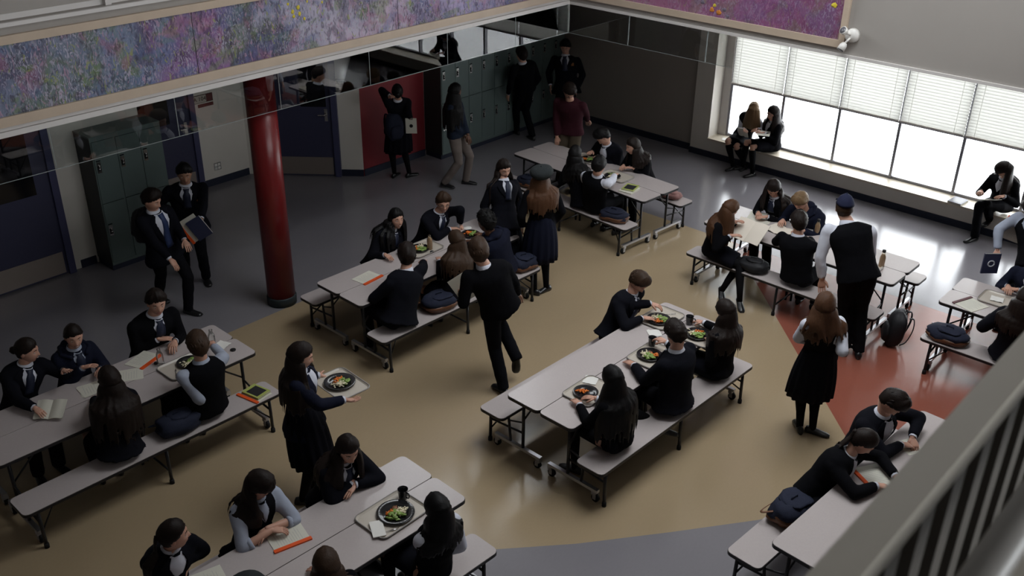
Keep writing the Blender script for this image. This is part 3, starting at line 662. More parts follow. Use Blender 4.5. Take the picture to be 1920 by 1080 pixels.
def plate(p, label, r_=.125, food=('lettuce', 'rice', 'carrot'), where='', yaw=0, M_=None, cut=True):
    global PN; PN += 1
    base = M_ if M_ is not None else orient(p, yaw)
    r = empty('dinner_plate', (0, 0, 0), label, 'plate', 'black dinner plates')
    MB().lathe([(r_*.55, 0), (r_*.62, .003), (r_*.98, .022), (r_, .0235), (r_*.97, .026), (r_*.66, .010), (r_*.60, .0075), (.001, .007)], (0, 0, 0), 28).build('plate_body', 'plate', r); put(r, base)
    rnd = random.Random(PN)
    for k, f in enumerate(food):
        a = k*2*pi/max(3, len(food))+PN*.9; q = V((cos(a)*r_*.30, sin(a)*r_*.30, .012)); g_ = r_/.125
        M2 = base @ Matrix.Translation(q); m_ = MB()
        if f == 'lettuce':
            for j in range(12): m_.ball((rnd.uniform(-.045, .045), rnd.uniform(-.04, .04), rnd.uniform(.004, .022)), rnd.uniform(.018, .030), rnd.uniform(.014, .024), rnd.uniform(.006, .012), n=9, m=6, noise_a=1.2, seed=j+PN*3)
            o = m_.build('salad_leaves', 'lettuce'); tag(o, 'green salad leaves on '+where, 'salad', kind='stuff')
        elif f == 'rice':
            for j in range(80): m_.ball((rnd.gauss(0, .024), rnd.gauss(0, .020), max(.002, rnd.uniform(.003, .024))), rnd.uniform(.008, .013), .006, .006, n=6, m=4, noise_a=.4, seed=j)
            o = m_.build('rice_portion', 'rice'); tag(o, 'pale heap of rice on '+where, 'rice', kind='stuff')
        elif f == 'carrot':
            for j in range(26):
                c_ = V((rnd.gauss(0, .022), rnd.gauss(0, .019), rnd.uniform(.004, .018))); an = rnd.uniform(0, pi)
                m_.tube([c_-V((cos(an), sin(an), .1))*.012, c_+V((cos(an), sin(an), .1))*.012], .0065, 6)
            o = m_.build('sliced_carrots', 'carrot'); tag(o, 'orange sliced carrots on '+where, 'carrots', kind='stuff')
        else:
            m_.ball((0, 0, .006), .034, .024, .010, n=12, m=6, noise_a=.5, seed=PN)
            o = m_.build('meat_slice', 'meat'); tag(o, 'brown slice of meat on '+where, 'meat')
        o.matrix_world = M2 @ Matrix.Rotation(rnd.uniform(0, 6), 4, 'Z')
    return r
def mug(p, yaw, label):
    r = empty('coffee_mug', (0, 0, 0), label, 'mug', 'black mugs')
    MB().lathe([(.026, 0), (.032, .004), (.038, .05), (.041, .095), (.0425, .098), (.039, .096), (.036, .05), (.028, .01), (.001, .009)], n=24).build('cup', 'mug', r)
    MB().tube([(.036, 0, .078), (.060, 0, .080), (.068, 0, .058), (.060, 0, .034), (.034, 0, .028)], .0055, 8, ref=(0, 1, 0)).build('handle', 'mug', r)
    return put(r, orient(p, yaw))
def bottle(p, label, juice=True, h=.19, cap=True):
    r = empty('glass_bottle', (0, 0, 0), label, 'bottle')
    k = h/.19
    MB().lathe([(.030, 0), (.034, .004), (.034, .105*k), (.030, .125*k), (.018, .152*k), (.017, .172*k), (.019, .175*k)], n=20).build('bottle_body', 'bottleglass', r)
    if juice: MB().lathe([(.031, .004), (.0322, .008), (.0322, .105*k), (.028, .123*k), (.0165, .150*k)], n=20).build('juice', 'juice', r)
    if cap: MB().lathe([(.020, .170*k), (.021, .174*k), (.021, .195*k), (.018, .198*k)], n=16).build('cap', 'edge', r)
    return put(r, orient(p, 0))
def folder(p, yaw, label, w=.21, h=.28, spine='orange', M_=None, paper='paper', group='orange edged report folders'):
    r = empty('report_folder', (0, 0, 0), label, 'folder', group)
    MB().box((-w/2, -h/2, 0), (w/2, h/2, .005)).build('paper_sheet', paper, r)
    MB().prism(rrect(-w/2-.014, -h/2-.008, -w/2+.020, h/2+.008, .004, 2), 0, .013).build('orange_spine' if spine == 'orange' else 'spine', spine, r)
    m_ = MB()
    for k in range(10): m_.box((-w/2+.04, h/2-.05-k*.02, .005), (w/2-.02-(k*37 % 5)*.012, h/2-.0515-k*.02, .0054))
    m_.build('handwriting', MT['alu'], r)
    return put(r, M_ if M_ is not None else orient(p, yaw))
def sheet(p, yaw, label, w=.21, h=.29, mt='paper', n_=1):
    r = empty('paper_sheets', (0, 0, 0), label, 'paper')
    for i in range(n_):
        m_ = MB().box((-w/2, -h/2, .0015*i), (w/2, h/2, .0015*i+.0012)); m_.xf(Matrix.Rotation(.06*i, 4, 'Z')); m_.build('sheet', mt, r)
    m_ = MB()
    for k in range(9): m_.box((-w/2+.03, h/2-.04-k*.024, .0015*n_), (w/2-.03-(k*31 % 4)*.015, h/2-.042-k*.024, .0015*n_+.0004))
    m_.build('printed_lines', MT['alu'], r)
    return put(r, orient(p, yaw))
def book(p, yaw, label, w=.17, h=.23, t=.022, mt='bookdark', extra=None, M_=None):
    r = empty('book', (0, 0, 0), label, 'book')
    MB().box((-w/2+.004, -h/2+.004, .002), (w/2-.004, h/2-.004, t-.002)).build('pages', 'paper', r)
    MB().box((-w/2, -h/2, 0), (w/2, h/2, .002)).box((-w/2, -h/2, t-.002), (w/2, h/2, t)).box((-w/2, -h/2, .002), (-w/2+.003, h/2, t-.002)).build('cover', mt, r)
    if extra: MB().box((-w/2+.02, -h/2+.03, t), (w/2-.02, h/2-.04, t+.001)).build('cover_panel', extra, r)
    return put(r, M_ if M_ is not None else orient(p, yaw))
def openbook(M_, label, w=.16, h=.23, lift=.035, mt='paper', cover=None):
    r = empty('open_book', (0, 0, 0), label, 'book')
    for s in (-1, 1):
        rs = []
        for k in range(8):
            x = s*w*k/7; z = lift*sin(pi*min(1, k/7*1.15))*.5+lift*.4*(k/7)
            rs.append([V((x, -h/2, z)), V((x, h/2, z)), V((x, h/2, z-.008)), V((x, -h/2, z-.008))])
        MB().rings(rs if s > 0 else rs[::-1]).build('page_block', mt, r, sharp=40)
    if cover: MB().box((-w, -h/2, -.012), (w, h/2, -.008)).build('cover', cover, r)
    return put(r, M_)
def napkin(p, yaw, label):
    m_ = MB(); rnd = random.Random(int(p[0]*100)); g = [[V((i*.022-.06, j*.022-.06, .004+.018*abs(noise.noise(V((i*.5, j*.6, p[0])))))) for i in range(7)] for j in range(7)]
    vs = [q for row in g for q in row]; fs = [(j*7+i, j*7+i+1, (j+1)*7+i+1, (j+1)*7+i) for j in range(6) for i in range(6)]
    m_.add(vs, fs, 0, True); o = m_.build('paper_napkin', 'napkin'); tag(o, label, 'napkin'); o.matrix_world = orient(p, yaw)
def cutlery(p, yaw, label, kind='knife'):
    m_ = MB().tube([(-.10, 0, .004), (-.03, 0, .006), (.02, 0, .005)], [.005, .005, .003], 8, flat=.5)
    if kind == 'fork':
        m_.tube([(.02, 0, .005), (.05, 0, .005)], [.004, .009], 8, flat=.3)
        for s in (-1, 0, 1): m_.tube([(.05, s*.006, .005), (.085, s*.006, .009)], .0015, 5)
    else: m_.tube([(.02, 0, .005), (.06, 0, .005), (.10, 0, .005)], [.004, .009, .002], 8, flat=.2)
    o = m_.build(kind, 'chrome'); tag(o, label, kind); o.matrix_world = orient(p, yaw)

TRZ = TZ+.0065
def dirpx(a, b, z=TZ):
    q = P(*b, z)-P(*a, z); return atan2(q.y, q.x)
T90 = radians(90)
# table C
tray(P(1240, 598, TZ), T90, 'beige tray before the boy eating across the central table')
plate(P(1235, 601, TRZ), 'full black plate of salad and rice before the boy across the central table', .13, ('lettuce', 'rice', 'carrot'), 'the plate of the boy across the central table')
tray(P(1318, 630, TZ), T90, 'beige tray before the girl at the far end of the central table')
plate(P(1307, 629, TRZ), 'black plate with carrots before the girl at the end of the central table', .13, ('rice', 'lettuce', 'carrot'), 'the plate of the girl at the end of the central table', yaw=2)
mug(P(1292, 608, TZ), radians(10), 'black mug between the two trays at the far end of the central table')
tray(P(1222, 668, TZ), T90, 'beige tray before the blazer boy in the middle of the central table')
plate(P(1218, 668, TRZ), 'black plate with salad, rice and meat before the blazer boy with his back turned', .13, ('rice', 'lettuce', 'carrot', 'meat'), 'the plate of the boy in the dark blazer', yaw=1)
mug(P(1222, 648, TRZ), radians(10), 'black mug standing on the tray of the boy in the dark blazer')
tray(P(1105, 735, TZ), T90, 'beige tray before the girl with long black hair at the central table')
plate(P(1098, 738, TRZ), 'nearly empty black plate before the girl with long black hair', .12, ('carrot',), 'the nearly empty plate of the girl with long black hair')
napkin(P(1106, 714, TRZ), .4, 'crumpled white napkin on the tray of the girl with long black hair')
napkin(P(1327, 612, TRZ), 1.4, 'white napkin on the tray at the far end of the central table')
napkin(P(1226, 626, TZ), .9, 'small white napkin between the trays of the central table')
cutlery(P(1252, 590, TRZ), .8, 'steel fork on the tray of the boy at the far side of the central table', 'fork')
# table D
tray(P(735, 966, TZ), T90, 'large beige tray beside the mug on the bottom left table', .50, .37)
plate(P(742, 964, TRZ), 'large oval black plate with salad and chicken on the bottom left table', .15, ('lettuce', 'rice', 'meat', 'carrot'), 'the large plate of the bottom left table', yaw=1.2)
mug(P(756, 935, TZ), radians(5), 'black mug standing upright on the bottom left table')
cutlery(P(725, 998, TRZ+.004), radians(70), 'white handled knife on the napkin of the bottom left tray', 'knife')
o = MB().box((-.05, -.09, 0), (.05, .09, .006)).build('folded_napkin', 'napkin'); tag(o, 'folded beige napkin hanging over the rim of the bottom left tray', 'napkin'); o.matrix_world = orient(P(708, 992, TRZ+.014), radians(60))
folder(P(540, 1008, TZ), radians(165), 'written sheet with an orange spine under the girl with rolled sleeves')
folder(P(385, 1090, TZ), radians(165), 'orange edged folder cut by the bottom edge of the picture')
# table A
folder(P(268, 675, TZ), radians(200), 'written sheet with an orange spine beside the empty bottle on the left')
bottle(P(302, 684, TZ), 'empty clear bottle beside the orange folder of the left row table', juice=False, cap=False)
o = MB().lathe([(.021, 0), (.022, .004), (.022, .014), (.018, .016)], n=16).build('bottle_cap', 'edge'); tag(o, 'black bottle cap lying beside the empty bottle on the left', 'cap'); o.location = P(293, 682, TZ)
bottle(P(399, 650, TZ), 'tall clear bottle held by the boy in the vest on the left', juice=False, cap=False, h=.21)
o = MB().lathe([(.026, 0), (.028, .003), (.028, .012), (.022, .014)], n=16).build('bottle_cap', 'edge'); tag(o, 'dark round lid lying near the end of the left row table', 'cap'); o.location = P(437, 657, TZ)
napkin(P(415, 648, TZ), .4, 'white napkin beside the tall clear bottle')
tray(P(348, 688, TZ), T90, 'beige tray before the boy in the vest on the left')
plate(P(355, 682, TRZ), 'black plate with yellow rice before the boy in the vest', .12, ('rice', 'lettuce'), 'the plate of the boy in the vest')
cutlery(P(330, 702, TRZ), radians(150), 'steel knife on the tray of the boy in the vest', 'knife')
sheet(P(238, 704, TZ), radians(150), 'printed sheets before the girl with the lifted hand', n_=2)
sheet(P(180, 727, TZ), radians(165), 'stack of printed sheets half hidden by the long-haired girl', n_=4)
# bench of A
folder(tw('A', 1.06, .60, BZ), radians(100), 'orange edged folder at the end of the left bench', .2, .26)
book(tw('A', 1.08, .595, BZ+.013), radians(100), 'black book with a green edge on the folder at the end of the left bench', .17, .22, .016, 'yellow', 'bookdark')
# table B
folder(P(688, 521, TZ), radians(185), 'blank sheet with an orange spine on the table near the red column')
tray(P(792, 468, TZ), T90, 'beige tray before the laughing girl in the black coat')
plate(P(787, 468, TRZ), 'black plate of salad before the laughing girl in the black coat', .12, ('lettuce', 'rice', 'carrot'), 'the plate of the laughing girl')
bottle(P(806, 467, TRZ), 'bottle of beige juice on the tray of the laughing girl', h=.20, cap=False)
o = MB().lathe([(.021, 0), (.022, .004), (.022, .014), (.018, .016)], n=16).build('bottle_cap', 'edge'); tag(o, 'black cap lying on the tray of the laughing girl', 'cap'); o.location = P(810, 473, TRZ)
plate(P(882, 441, TZ), 'black bowl plate before the curly haired boy in the hoodie', .12, ('lettuce', 'carrot'), 'the plate of the boy in the navy hoodie')
o = MB().lathe([(.0, 0), (.05, .0), (.055, .004), (.055, .008), (.0, .006)], n=18).build('saucer', 'napkin')
tag(o, 'small white saucer beside the glasses boy', 'saucer'); o.location = P(876, 428, TZ)
# table F
tray(P(1103, 299, TZ), 0, 'beige tray with an orange and yellow meal on the rear table')
plate(P(1104, 300, TRZ), 'black plate with an orange and yellow meal on the rear table', .13, ('rice', 'carrot', 'lettuce'), 'the middle plate of the rear table')
tray(P(1155, 332, TZ), 0, 'beige tray before the boy raising his hand at the rear table')
plate(P(1148, 332, TRZ), 'black plate of salad before the boy raising his hand', .12, ('lettuce', 'rice'), 'the plate of the boy raising his hand')
book(P(1180, 357, TZ), .1, 'white book at the bottom of the pile on the rear table', .2, .26, .018, 'paper')
book(P(1182, 353, TZ+.018), .25, 'yellow book with a black cover panel on top of the pile on the rear table', .18, .23, .018, 'yellow', 'bookdark')
# table E
bottle(P(1652, 500, TZ), 'bottle of beige juice with a black cap alone near the end of the window table', h=.21)
bottle(P(1531, 438, TZ), 'white capped bottle behind the blond boy', h=.19)
tray(P(1612, 500, TZ), 0, 'beige tray beside the juice bottle, half hidden by the man in the cap', .46, .34)
openbook(orient(P(1463, 432, TZ+.012), -.2), 'open magazine with an olive page on the window table', .17, .25, .02, 'paper2', 'bookdark')
sheet(P(1425, 408, TZ), .2, 'loose white sheets before the dark-haired girl at the window table', .3, .34, n_=3)
# table G
folder(P(1821, 572, TZ), radians(-20), 'white folder with a dark red spine on the right edge table', .24, .28, 'signred', group='folders')
tray(P(1878, 566, TZ), 0, 'beige tray on the right edge table beside the white folder')
napkin(P(1868, 562, TRZ), .2, 'white napkin on the right edge tray')
# table H
folder(P(1640, 895, TZ), radians(60), 'sheet with an orange spine under the writing girl with the ponytail', .24, .3)
sheet(P(1705, 838, TZ), radians(60), 'small pale papers before the suited boy at the bottom right', .16, .2, n_=2)
folder(P(1762, 935, TZ), radians(75), 'orange edged folder glimpsed between the balusters')
# window sill
book(P(1796, 379, .335), -.1, 'grey blue book lying on the window sill beside the reading girl', .2, .25, .03, 'bookblue', 'bookdark')
napkin(P(1360, 262, .335), .3, 'crumpled white paper on the window sill by the corner')

# bags -----------------------------------------------------------------
def lump(sx, sy, sz, seed, n_=20, m_=12, p_=2.8, amp=.12):
    mb = MB(); rs = []
    for j in range(m_+1):
        a = -pi/2+pi*j/m_; a = max(-1.5, min(1.5, a)); r = []
        for k in range(n_):
            b = 2*pi*k/n_; x, y, z = cos(a)*cos(b), cos(a)*sin(b), sin(a)
            f = (abs(x)**p_+abs(y)**p_+abs(z)**p_)**(-1/p_)
            q = 1+amp*noise.noise(V((x, y, z))*2+V((seed, 0, seed*.3)))
            r.append(V((x*f*q*sx, y*f*q*sy, (z*f*q+1)*sz)))
        rs.append(r)
    return mb.rings(rs)
def smoothpath(p, n_=5):
    p = [V(q) for q in p]; o = []
    for i in range(len(p)-1):
        a, b, c, d = p[max(0, i-1)], p[i], p[i+1], p[min(len(p)-1, i+2)]
        for k in range(n_):
            t = k/n_; o.append(.5*((2*b)+(c-a)*t+(2*a-5*b+4*c-d)*t*t+(3*b-a-3*c+d)*t**3))
    return o+[p[-1]]
def messenger(p, yaw, label, sx=.20, sy=.13, sz=.07, base='leather', seed=1, top='canvas', strap=True, M_=None):
    r = empty('shoulder_bag', (0, 0, 0), label, 'bag', 'students bags')
    m_ = lump(sx, sy, sz, seed, amp=.2)
    m_.build('bag_body', top, r)
    if base:
        b_ = lump(sx*1.03, sy*1.03, sz*.62, seed, amp=.2); b_.build('leather_base', base, r)
        f_ = lump(sx*.62, sy*.85, sz*.18, seed+2, amp=.2); f_.xf(Matrix.Translation((sx*.1, 0, sz*1.72))); f_.build('flap', top, r)
    else:
        f_ = lump(sx*.55, sy*.6, sz*.3, seed+2, amp=.2); f_.xf(Matrix.Translation((sx*.1, 0, sz*1.6))); f_.build('front_pocket', top, r)
    if strap:
        MB().tube(smoothpath([(-sx*.9, sy*.4, sz*1.2), (-sx*1.15, sy*.9, sz*.9), (-sx*.7, sy*1.25, sz*.5), (sx*.3, sy*1.25, sz*.45), (sx*.9, sy*.7, sz*1.0)]), .012, 6, flat=.3).build('shoulder_strap', 'leather' if base else top, r)
    MB().tube([(-.04, 0, sz*1.9), (-.035, 0, sz*1.9+.03), (.035, 0, sz*1.9+.03), (.04, 0, sz*1.9)], .007, 6).build('grab_handle', top, r)
    return put(r, M_ if M_ is not None else orient(p, yaw))
def onbench(t, v, px, py, z=BZ+.05, du=0):
    q = P(px, py, z)-V((TB[t][0], TB[t][1], 0)); d_, _, _ = tdir(t); return tw(t, q.dot(d_)+du, v*.604, BZ+.001)
messenger(onbench('F', 1, 1146, 408), .1, 'navy canvas bag with brown trim on the near bench of the rear table', .20, .13, .075, seed=2)
messenger(onbench('B', 1, 842, 580), radians(80), 'navy bag between the two students with their backs turned near the column', .20, .14, .09, seed=3)
messenger(onbench('B', 1, 988, 500), radians(80), 'navy and brown leather bag on the bench end beside the beret girl', .17, .13, .09, seed=5)
messenger(onbench('A', 1, 338, 800), radians(85), 'blue canvas bag with a small tan patch between the two students on the left bench', .20, .14, .09, base=None, seed=4)
messenger(onbench('E', 1, 1420, 495), .1, 'black soft bag on the bench beside the girl with the large book', .19, .13, .075, base=None, seed=6, top='blackbag')
messenger(onbench('G', 1, 1778, 630), -.1, 'brown leather and navy bag on the bench of the right edge table', .21, .14, .075, seed=7)
messenger(onbench('H', -1, 1478, 958), radians(80), 'navy bag with a brown leather base on the bench at the bottom right', .20, .14, .10, seed=8)
messenger(onbench('F', -1, 1252, 368), .1, 'dusty pink bag on the far bench of the rear table', .15, .11, .05, base=None, seed=9, top='pinkbag', strap=False)
messenger(onbench('F', 1, 985, 345), .1, 'dark bag on the near bench behind the girl in the beret', .17, .12, .08, seed=10)
# strap loops hanging below bench B
def backpack(M_, label, top='blackbag', s=1.0, parent_straps=True):
    r = empty('backpack', (0, 0, 0), label, 'backpack')
    m_ = lump(.15*s, .10*s, .22*s, 3, amp=.12); m_.build('pack_body', top, r)
    p_ = lump(.11*s, .04*s, .11*s, 5, amp=.12); p_.xf(Matrix.Translation((0, -.095*s, .05*s))); p_.build('front_pocket', top, r)
    for s_ in (-1, 1):
        MB().tube(smoothpath([(s_*.08*s, .08*s, .41*s), (s_*.09*s, .13*s, .41*s), (s_*.10*s, .155*s, .28*s), (s_*.10*s, .13*s, .12*s), (s_*.09*s, .08*s, .06*s)]), .018*s, 6, flat=.35).build('shoulder_strap', top, r)
    MB().tube([(-.03*s, .05*s, .43*s), (-.025*s, .05*s, .47*s), (.025*s, .05*s, .47*s), (.03*s, .05*s, .43*s)], .008*s, 6).build('grab_handle', top, r)
    return put(r, M_)
q = P(1668, 645, 0); backpack(orient((q.x, q.y, .002), radians(-60), Matrix.Rotation(radians(-8), 4, 'X')), 'black backpack standing against the end of the window table bench')
# dark jacket lying between the two girls on the bottom left table edge
jk = lump(.17, .12, .05, 11, amp=.5); o = jk.build('folded_jacket', 'blazer'); tag(o, 'dark jacket heaped between the two girls at the bottom left', 'jacket'); o.matrix_world = orient(tw('D', -.18, -.604, BZ+.001), 1.2)
# ================================================================== PEOPLE
UPZ = V((0, 0, 1))
wr_tex = bpy.data.textures.new('cloth_folds', 'CLOUDS'); wr_tex.noise_scale = .11; wr_tex.noise_depth = 1
AZ = [0, 5, 10, 16, 23, 31, 40, 50, 60, 70, 80, 90, 100, 112, 125, 140, 155, 170]
AZ = AZ+[-a for a in AZ[:0:-1]]+[]
AZ = sorted(set([a % 360 for a in AZ]+[185]))
EL = [-86, -72, -60, -52, -45, -39, -34, -30, -26, -22, -18, -14, -10, -5, 0, 5, 10, 15, 21, 28, 37, 48, 60, 74, 86]
def head_pt(az, el):
    a, e = radians(az), radians(el); dx, dy, dz = cos(e)*sin(a), cos(e)*cos(a), sin(e)
    x, y, z = .074*dx, (.093 if dy > 0 else .100)*dy, .116*dz
    if dz < 0:
        k = -dz; x *= 1-.30*k**1.5; y = y*(1-.05*k) if dy > 0 else y*(1-.42*k); y += .014*k
    if dy > 0 and dz > .3: y *= 1-.10*(dz-.3)
    if dy > 0:
        h = 0
        if -.030 <= z <= .014: h = (.014-z)/.044
        elif -.044 < z < -.030: h = (z+.044)/.014
        y += .023*exp(-(x/.0115)**2)*h
        y -= .010*exp(-((abs(x)-.031)/.014)**2-((z-.004)/.012)**2)
        y += .005*exp(-((abs(x)-.028)/.022)**2-((z-.027)/.009)**2)
        y += .006*exp(-(x/.019)**2-((z+.058)/.009)**2)
        y += .009*exp(-(x/.020)**2-((z+.100)/.016)**2)
    return V((x, y, z))
HG = [[head_pt(a, e) for a in AZ] for e in EL]
NA = len(AZ)
def smooth(a, b, x):
    t = max(0, min(1, (x-a)/(b-a))); return t*t*(3-2*t)
def interp(xs, ys, x):
    if x <= xs[0]: return ys[0]
    for i in range(1, len(xs)):
        if x <= xs[i]: return ys[i-1]+(ys[i]-ys[i-1])*(x-xs[i-1])/(xs[i]-xs[i-1])
    return ys[-1]
def remesh(o, vox=.015, wr=.010, it=3):
    r = o.modifiers.new('merge', 'REMESH'); r.mode = 'VOXEL'; r.voxel_size = vox; r.use_smooth_shade = True
    s = o.modifiers.new('smooth', 'SMOOTH'); s.factor = .6; s.iterations = it
    if wr:
        d_ = o.modifiers.new('folds', 'DISPLACE'); d_.texture = wr_tex; d_.strength = wr; d_.mid_level = .5; d_.texture_coords = 'LOCAL'
    return o
def ik(S, T, l1, l2, pole):
    d = T-S; L = d.length; L = max(abs(l1-l2)+.02, min(L, (l1+l2)*.995)); dn = d.normalized()
    a = (l1*l1-l2*l2+L*L)/(2*L); h = sqrt(max(0, l1*l1-a*a))
    pp = pole-dn*pole.dot(dn)
    if pp.length < 1e-5: pp = V((1, 0, 0))
    pp.normalize(); return S+dn*a+pp*h, S+dn*L
def sphere_hit(p0, D, px, py, expect):
    d = ray(px, py).normalized(); oc = EYE-p0; b = oc.dot(d); c = oc.dot(oc)-D*D; disc = b*b-c
    if disc <= 0:
        q = EYE-d*b; return p0+(q-p0).normalized()*D
    s = sqrt(disc); c1, c2 = EYE+d*(-b-s), EYE+d*(-b+s)
    return c1 if (c1-expect).length < (c2-expect).length else c2

def hand(mb, Wp, hd, pn, left, s=1.0, curl=.5, mi=0):
    hd = hd.normalized(); pn = (pn-hd*pn.dot(hd)).normalized(); th = pn.cross(hd) if left else -pn.cross(hd)
    rs = []
    for k, (l, w_, t_) in enumerate(((-.01, .024, .019), (.015, .028, .017), (.045, .038, .015), (.075, .040, .013), (.092, .036, .010))):
        c = Wp+hd*l*s; rs.append([c+th*cos(a*pi/5)*w_*s+pn*sin(a*pi/5)*t_*s for a in range(10)])
    mb.rings(rs, mi)
    for off, ln, r_ in ((.029, .068, .0088), (.010, .076, .0092), (-.010, .071, .0088), (-.028, .056, .0078)):
        p = Wp+hd*.085*s+th*off*s; d = (hd+th*off*2.2).normalized(); pts = [p-d*.012*s, p]
        for j, fr_ in enumerate((.45, .32, .23)):
            a = curl*(.5+.5*j)*.9; ax = d*cos(a)+pn*sin(a); p = p+ax.normalized()*ln*fr_*s; pts.append(p); d = d
        mb.tube(pts, [r_*s, r_*s, r_*.95*s, r_*.88*s, r_*.7*s], 6, mi, rnd=False)
        mb.ball(pts[-1], r_*.72*s, n=6, m=4, mi=mi)
    p = Wp+hd*.020*s+th*.024*s; d1 = (hd*.72+th*.62+pn*.25).normalized(); d2 = (hd*.93+th*.22+pn*.45*curl*2).normalized()
    mb.tube([p-d1*.01*s, p+d1*.034*s, p+d1*.034*s+d2*.03*s, p+d1*.034*s+d2*.045*s], [.013*s, .0115*s, .0098*s, .006*s], 6, mi)

def shoe(mb, ank, toe, side, s, mi=0, up=None):
    up = up or UPZ
    rs = []
    for l, w_, h_ in ((-.075, .020, .045), (-.06, .033, .075), (-.02, .037, .085), (.04, .040, .065), (.10, .046, .048), (.15, .042, .038), (.175, .026, .026)):
        c = ank+toe*l*s-up*.078*s; r = []
        for k in range(12):
            a = 2*pi*k/12; z = h_*.5+h_*.5*sin(a) if sin(a) > -.6 else 0.0
            r.append(c+side*cos(a)*w_*s*(1 if sin(a) < .3 else .85)+up*z*s)
        rs.append(r)
    mb.rings(rs, mi)

HAIRM = dict(black='hblack', dark='hdark', brown='hbrown', auburn='hauburn', blond='hblond')
def person(label, head, mode='sit', hips=None, seat=None, yaw=0, s=1.0, sex='m', look=None, hands=(None, None), elbows=(None, None), feet=(None, None),
           top='blazer', tie=True, tiem='tie', sleeves=None, rolled=False, bottom='trouser', legwear='sock', hair='short', hcol='dark', hlen=.35, skin='skin',
           glasses=False, hat=None, smile=False, crest=False, twist=0, curl=(.5, .5), toes=(None, None), collar=True, palms=(None, None), pelz=None, lean=.15, name='person', vbot=None, wv=None, vox=.016, curly=False, hfront=False, group=None):
    F = V((cos(yaw), sin(yaw), 0)); R = V((sin(yaw), -cos(yaw), 0))
    girl = sex == 'f'
    if mode == 'sit': base = V(seat); p0 = base+UPZ*(.115*s)
    else: p0 = V(hips)
    org = V((p0.x, p0.y, 0))
    root = empty(name, org, label, 'person', group)
    D = .655*s
    h = sphere_hit(p0, D, head[0], head[1], p0+(UPZ*cos(lean)+F*sin(lean))*D)
    d0 = (h-p0).normalized()
    tw_ = radians(twist); Rs = (R*cos(tw_)+F*sin(tw_)).normalized()
    Fs = V((-Rs.y, Rs.x, 0))
    N = p0+(h-p0)*.735-Fs*.012*s
    mid = (p0+N)*.5-Fs*.025*s-UPZ*.0
    def spine(t):
        if t <= 0: return p0+(p0-mid).normalized()*(-t)*.47*s*(1 if mode != 'sit' else .6)+(UPZ*0)
        if t >= 1: return N+(h-N).normalized()*(t-1)*.47*s
        return p0*(1-t)**2+mid*2*t*(1-t)+N*t*t
    def frame(t):
        T = (spine(min(1.1, t+.05))-spine(t-.05)).normalized(); r = R.lerp(Rs, max(0, min(1, t))); r = (r-T*r.dot(T)).normalized(); return T, r, T.cross(r)
    k1 = 1.0 if girl else 1.13
    TS = [-.34, -.2, -.08, 0, .18, .38, .6, .8, .92, 1.0, 1.07]
    TA = [.185, .185, .178, .172, .155, .138 if girl else .155, .162, .184, .182, .130, .066]
    TBb = [.135, .130, .122, .118, .108, .102, .120 if girl else .116, .124 if girl else .122, .106, .084, .058]
    def tsec(t): return interp(TS, TA, t)*s*k1, interp(TS, TBb, t)*s*(1.04 if girl else 1.08)
    def tpt(t, phi, off=0):
        T, r, f = frame(t); a, b = tsec(t); return spine(t)+r*sin(phi)*(a+off)+f*cos(phi)*(b+off)
    def torso(mb, t0, t1, off, n_=22, flare=0, mi=0):
        ts = [t for t in TS if t0 < t < t1]; ts = [t0]+ts+[t1]; rs = []
        for t in ts:
            fl_ = flare*max(0, .1-t); rs.append([tpt(t, 2*pi*k/n_, off+fl_) for k in range(n_)])
        mb.rings(rs, mi)
    # limbs
    def sh(sg): return tpt(.90, 0)-frame(.9)[2]*tsec(.9)[1]+Rs*sg*(.158 if girl else .175)*s*k1
    arms = []
    for i, sg in enumerate((-1, 1)):       # 0 = left, 1 = right
        S = sh(sg)
        t_ = hands[i]
        if t_ is None:
            t_ = (p0+F*.36*s+R*sg*.13*s) if mode == 'sit' else S-UPZ*.50*s+Fs*.10*s+Rs*sg*.05*s
            if mode == 'sit': t_.z = max(.775, p0.z+.2)
        t_ = V(t_); pole = -UPZ*.8+Rs*sg*.55-Fs*.35
        if elbows[i] is not None: pole = V(elbows[i])-(S+t_)/2
        hd0 = (t_-S); wt = t_-hd0.normalized()*.05*s
        E_, Wq = ik(S, wt, .275*s, .245*s, pole)
        hd = (t_-Wq)
        hd = hd.normalized()*.6+(Wq-E_).normalized()*.6
        hd.normalize(); pn = V(palms[i]) if palms[i] is not None else (-UPZ if mode == 'sit' or hands[i] is not None else -Rs*sg)
        if abs(pn.normalized().dot(hd)) > .92: pn = Fs*-1 if abs(Fs.dot(hd)) < .8 else -Rs*sg
        arms.append((S, E_, Wq, hd, pn))
    legs = []
    for i, sg in enumerate((-1, 1)):
        Hp = p0+R*sg*.088*s-UPZ*.01
        ft = feet[i]
        if ft is None: ft = V((p0.x, p0.y, 0))+F*(.40 if mode == 'sit' else .02)*s+R*sg*.10*s
        ft = V(ft); ank = ft+UPZ*.08*s
        pole = (F+UPZ*.6) if mode == 'sit' else F
        K, A_ = ik(Hp, ank, .445*s, .435*s, pole)
        toe = V(toes[i]) if toes[i] is not None else (F*.9+R*sg*.15)
        toe = toe.normalized(); legs.append((Hp, K, A_, toe))
    # head frame
    hc = h
    if look is None: hf = (Fs*.95-UPZ*.2)
    else: hf = V(look)-hc
    hf.normalize()
    hr = hf.cross(UPZ).normalized(); hu = hr.cross(hf); hs = s**.5*(1.04 if girl else 1.07)
    HM = Matrix((hr, hf, hu)).transposed().to_4x4(); HM.translation = hc
    HM = HM @ Matrix.Scale(hs, 4)
    # ---------------- body: one continuous skin mesh
    mb = MB(); skirt = bottom == 'skirt'
    rs = [[HM @ p for p in row] for row in HG]
    base_i = len(mb.v); mb.rings(rs, 0, True, True)
    # lip faces
    nf = (len(HG)-1)*NA
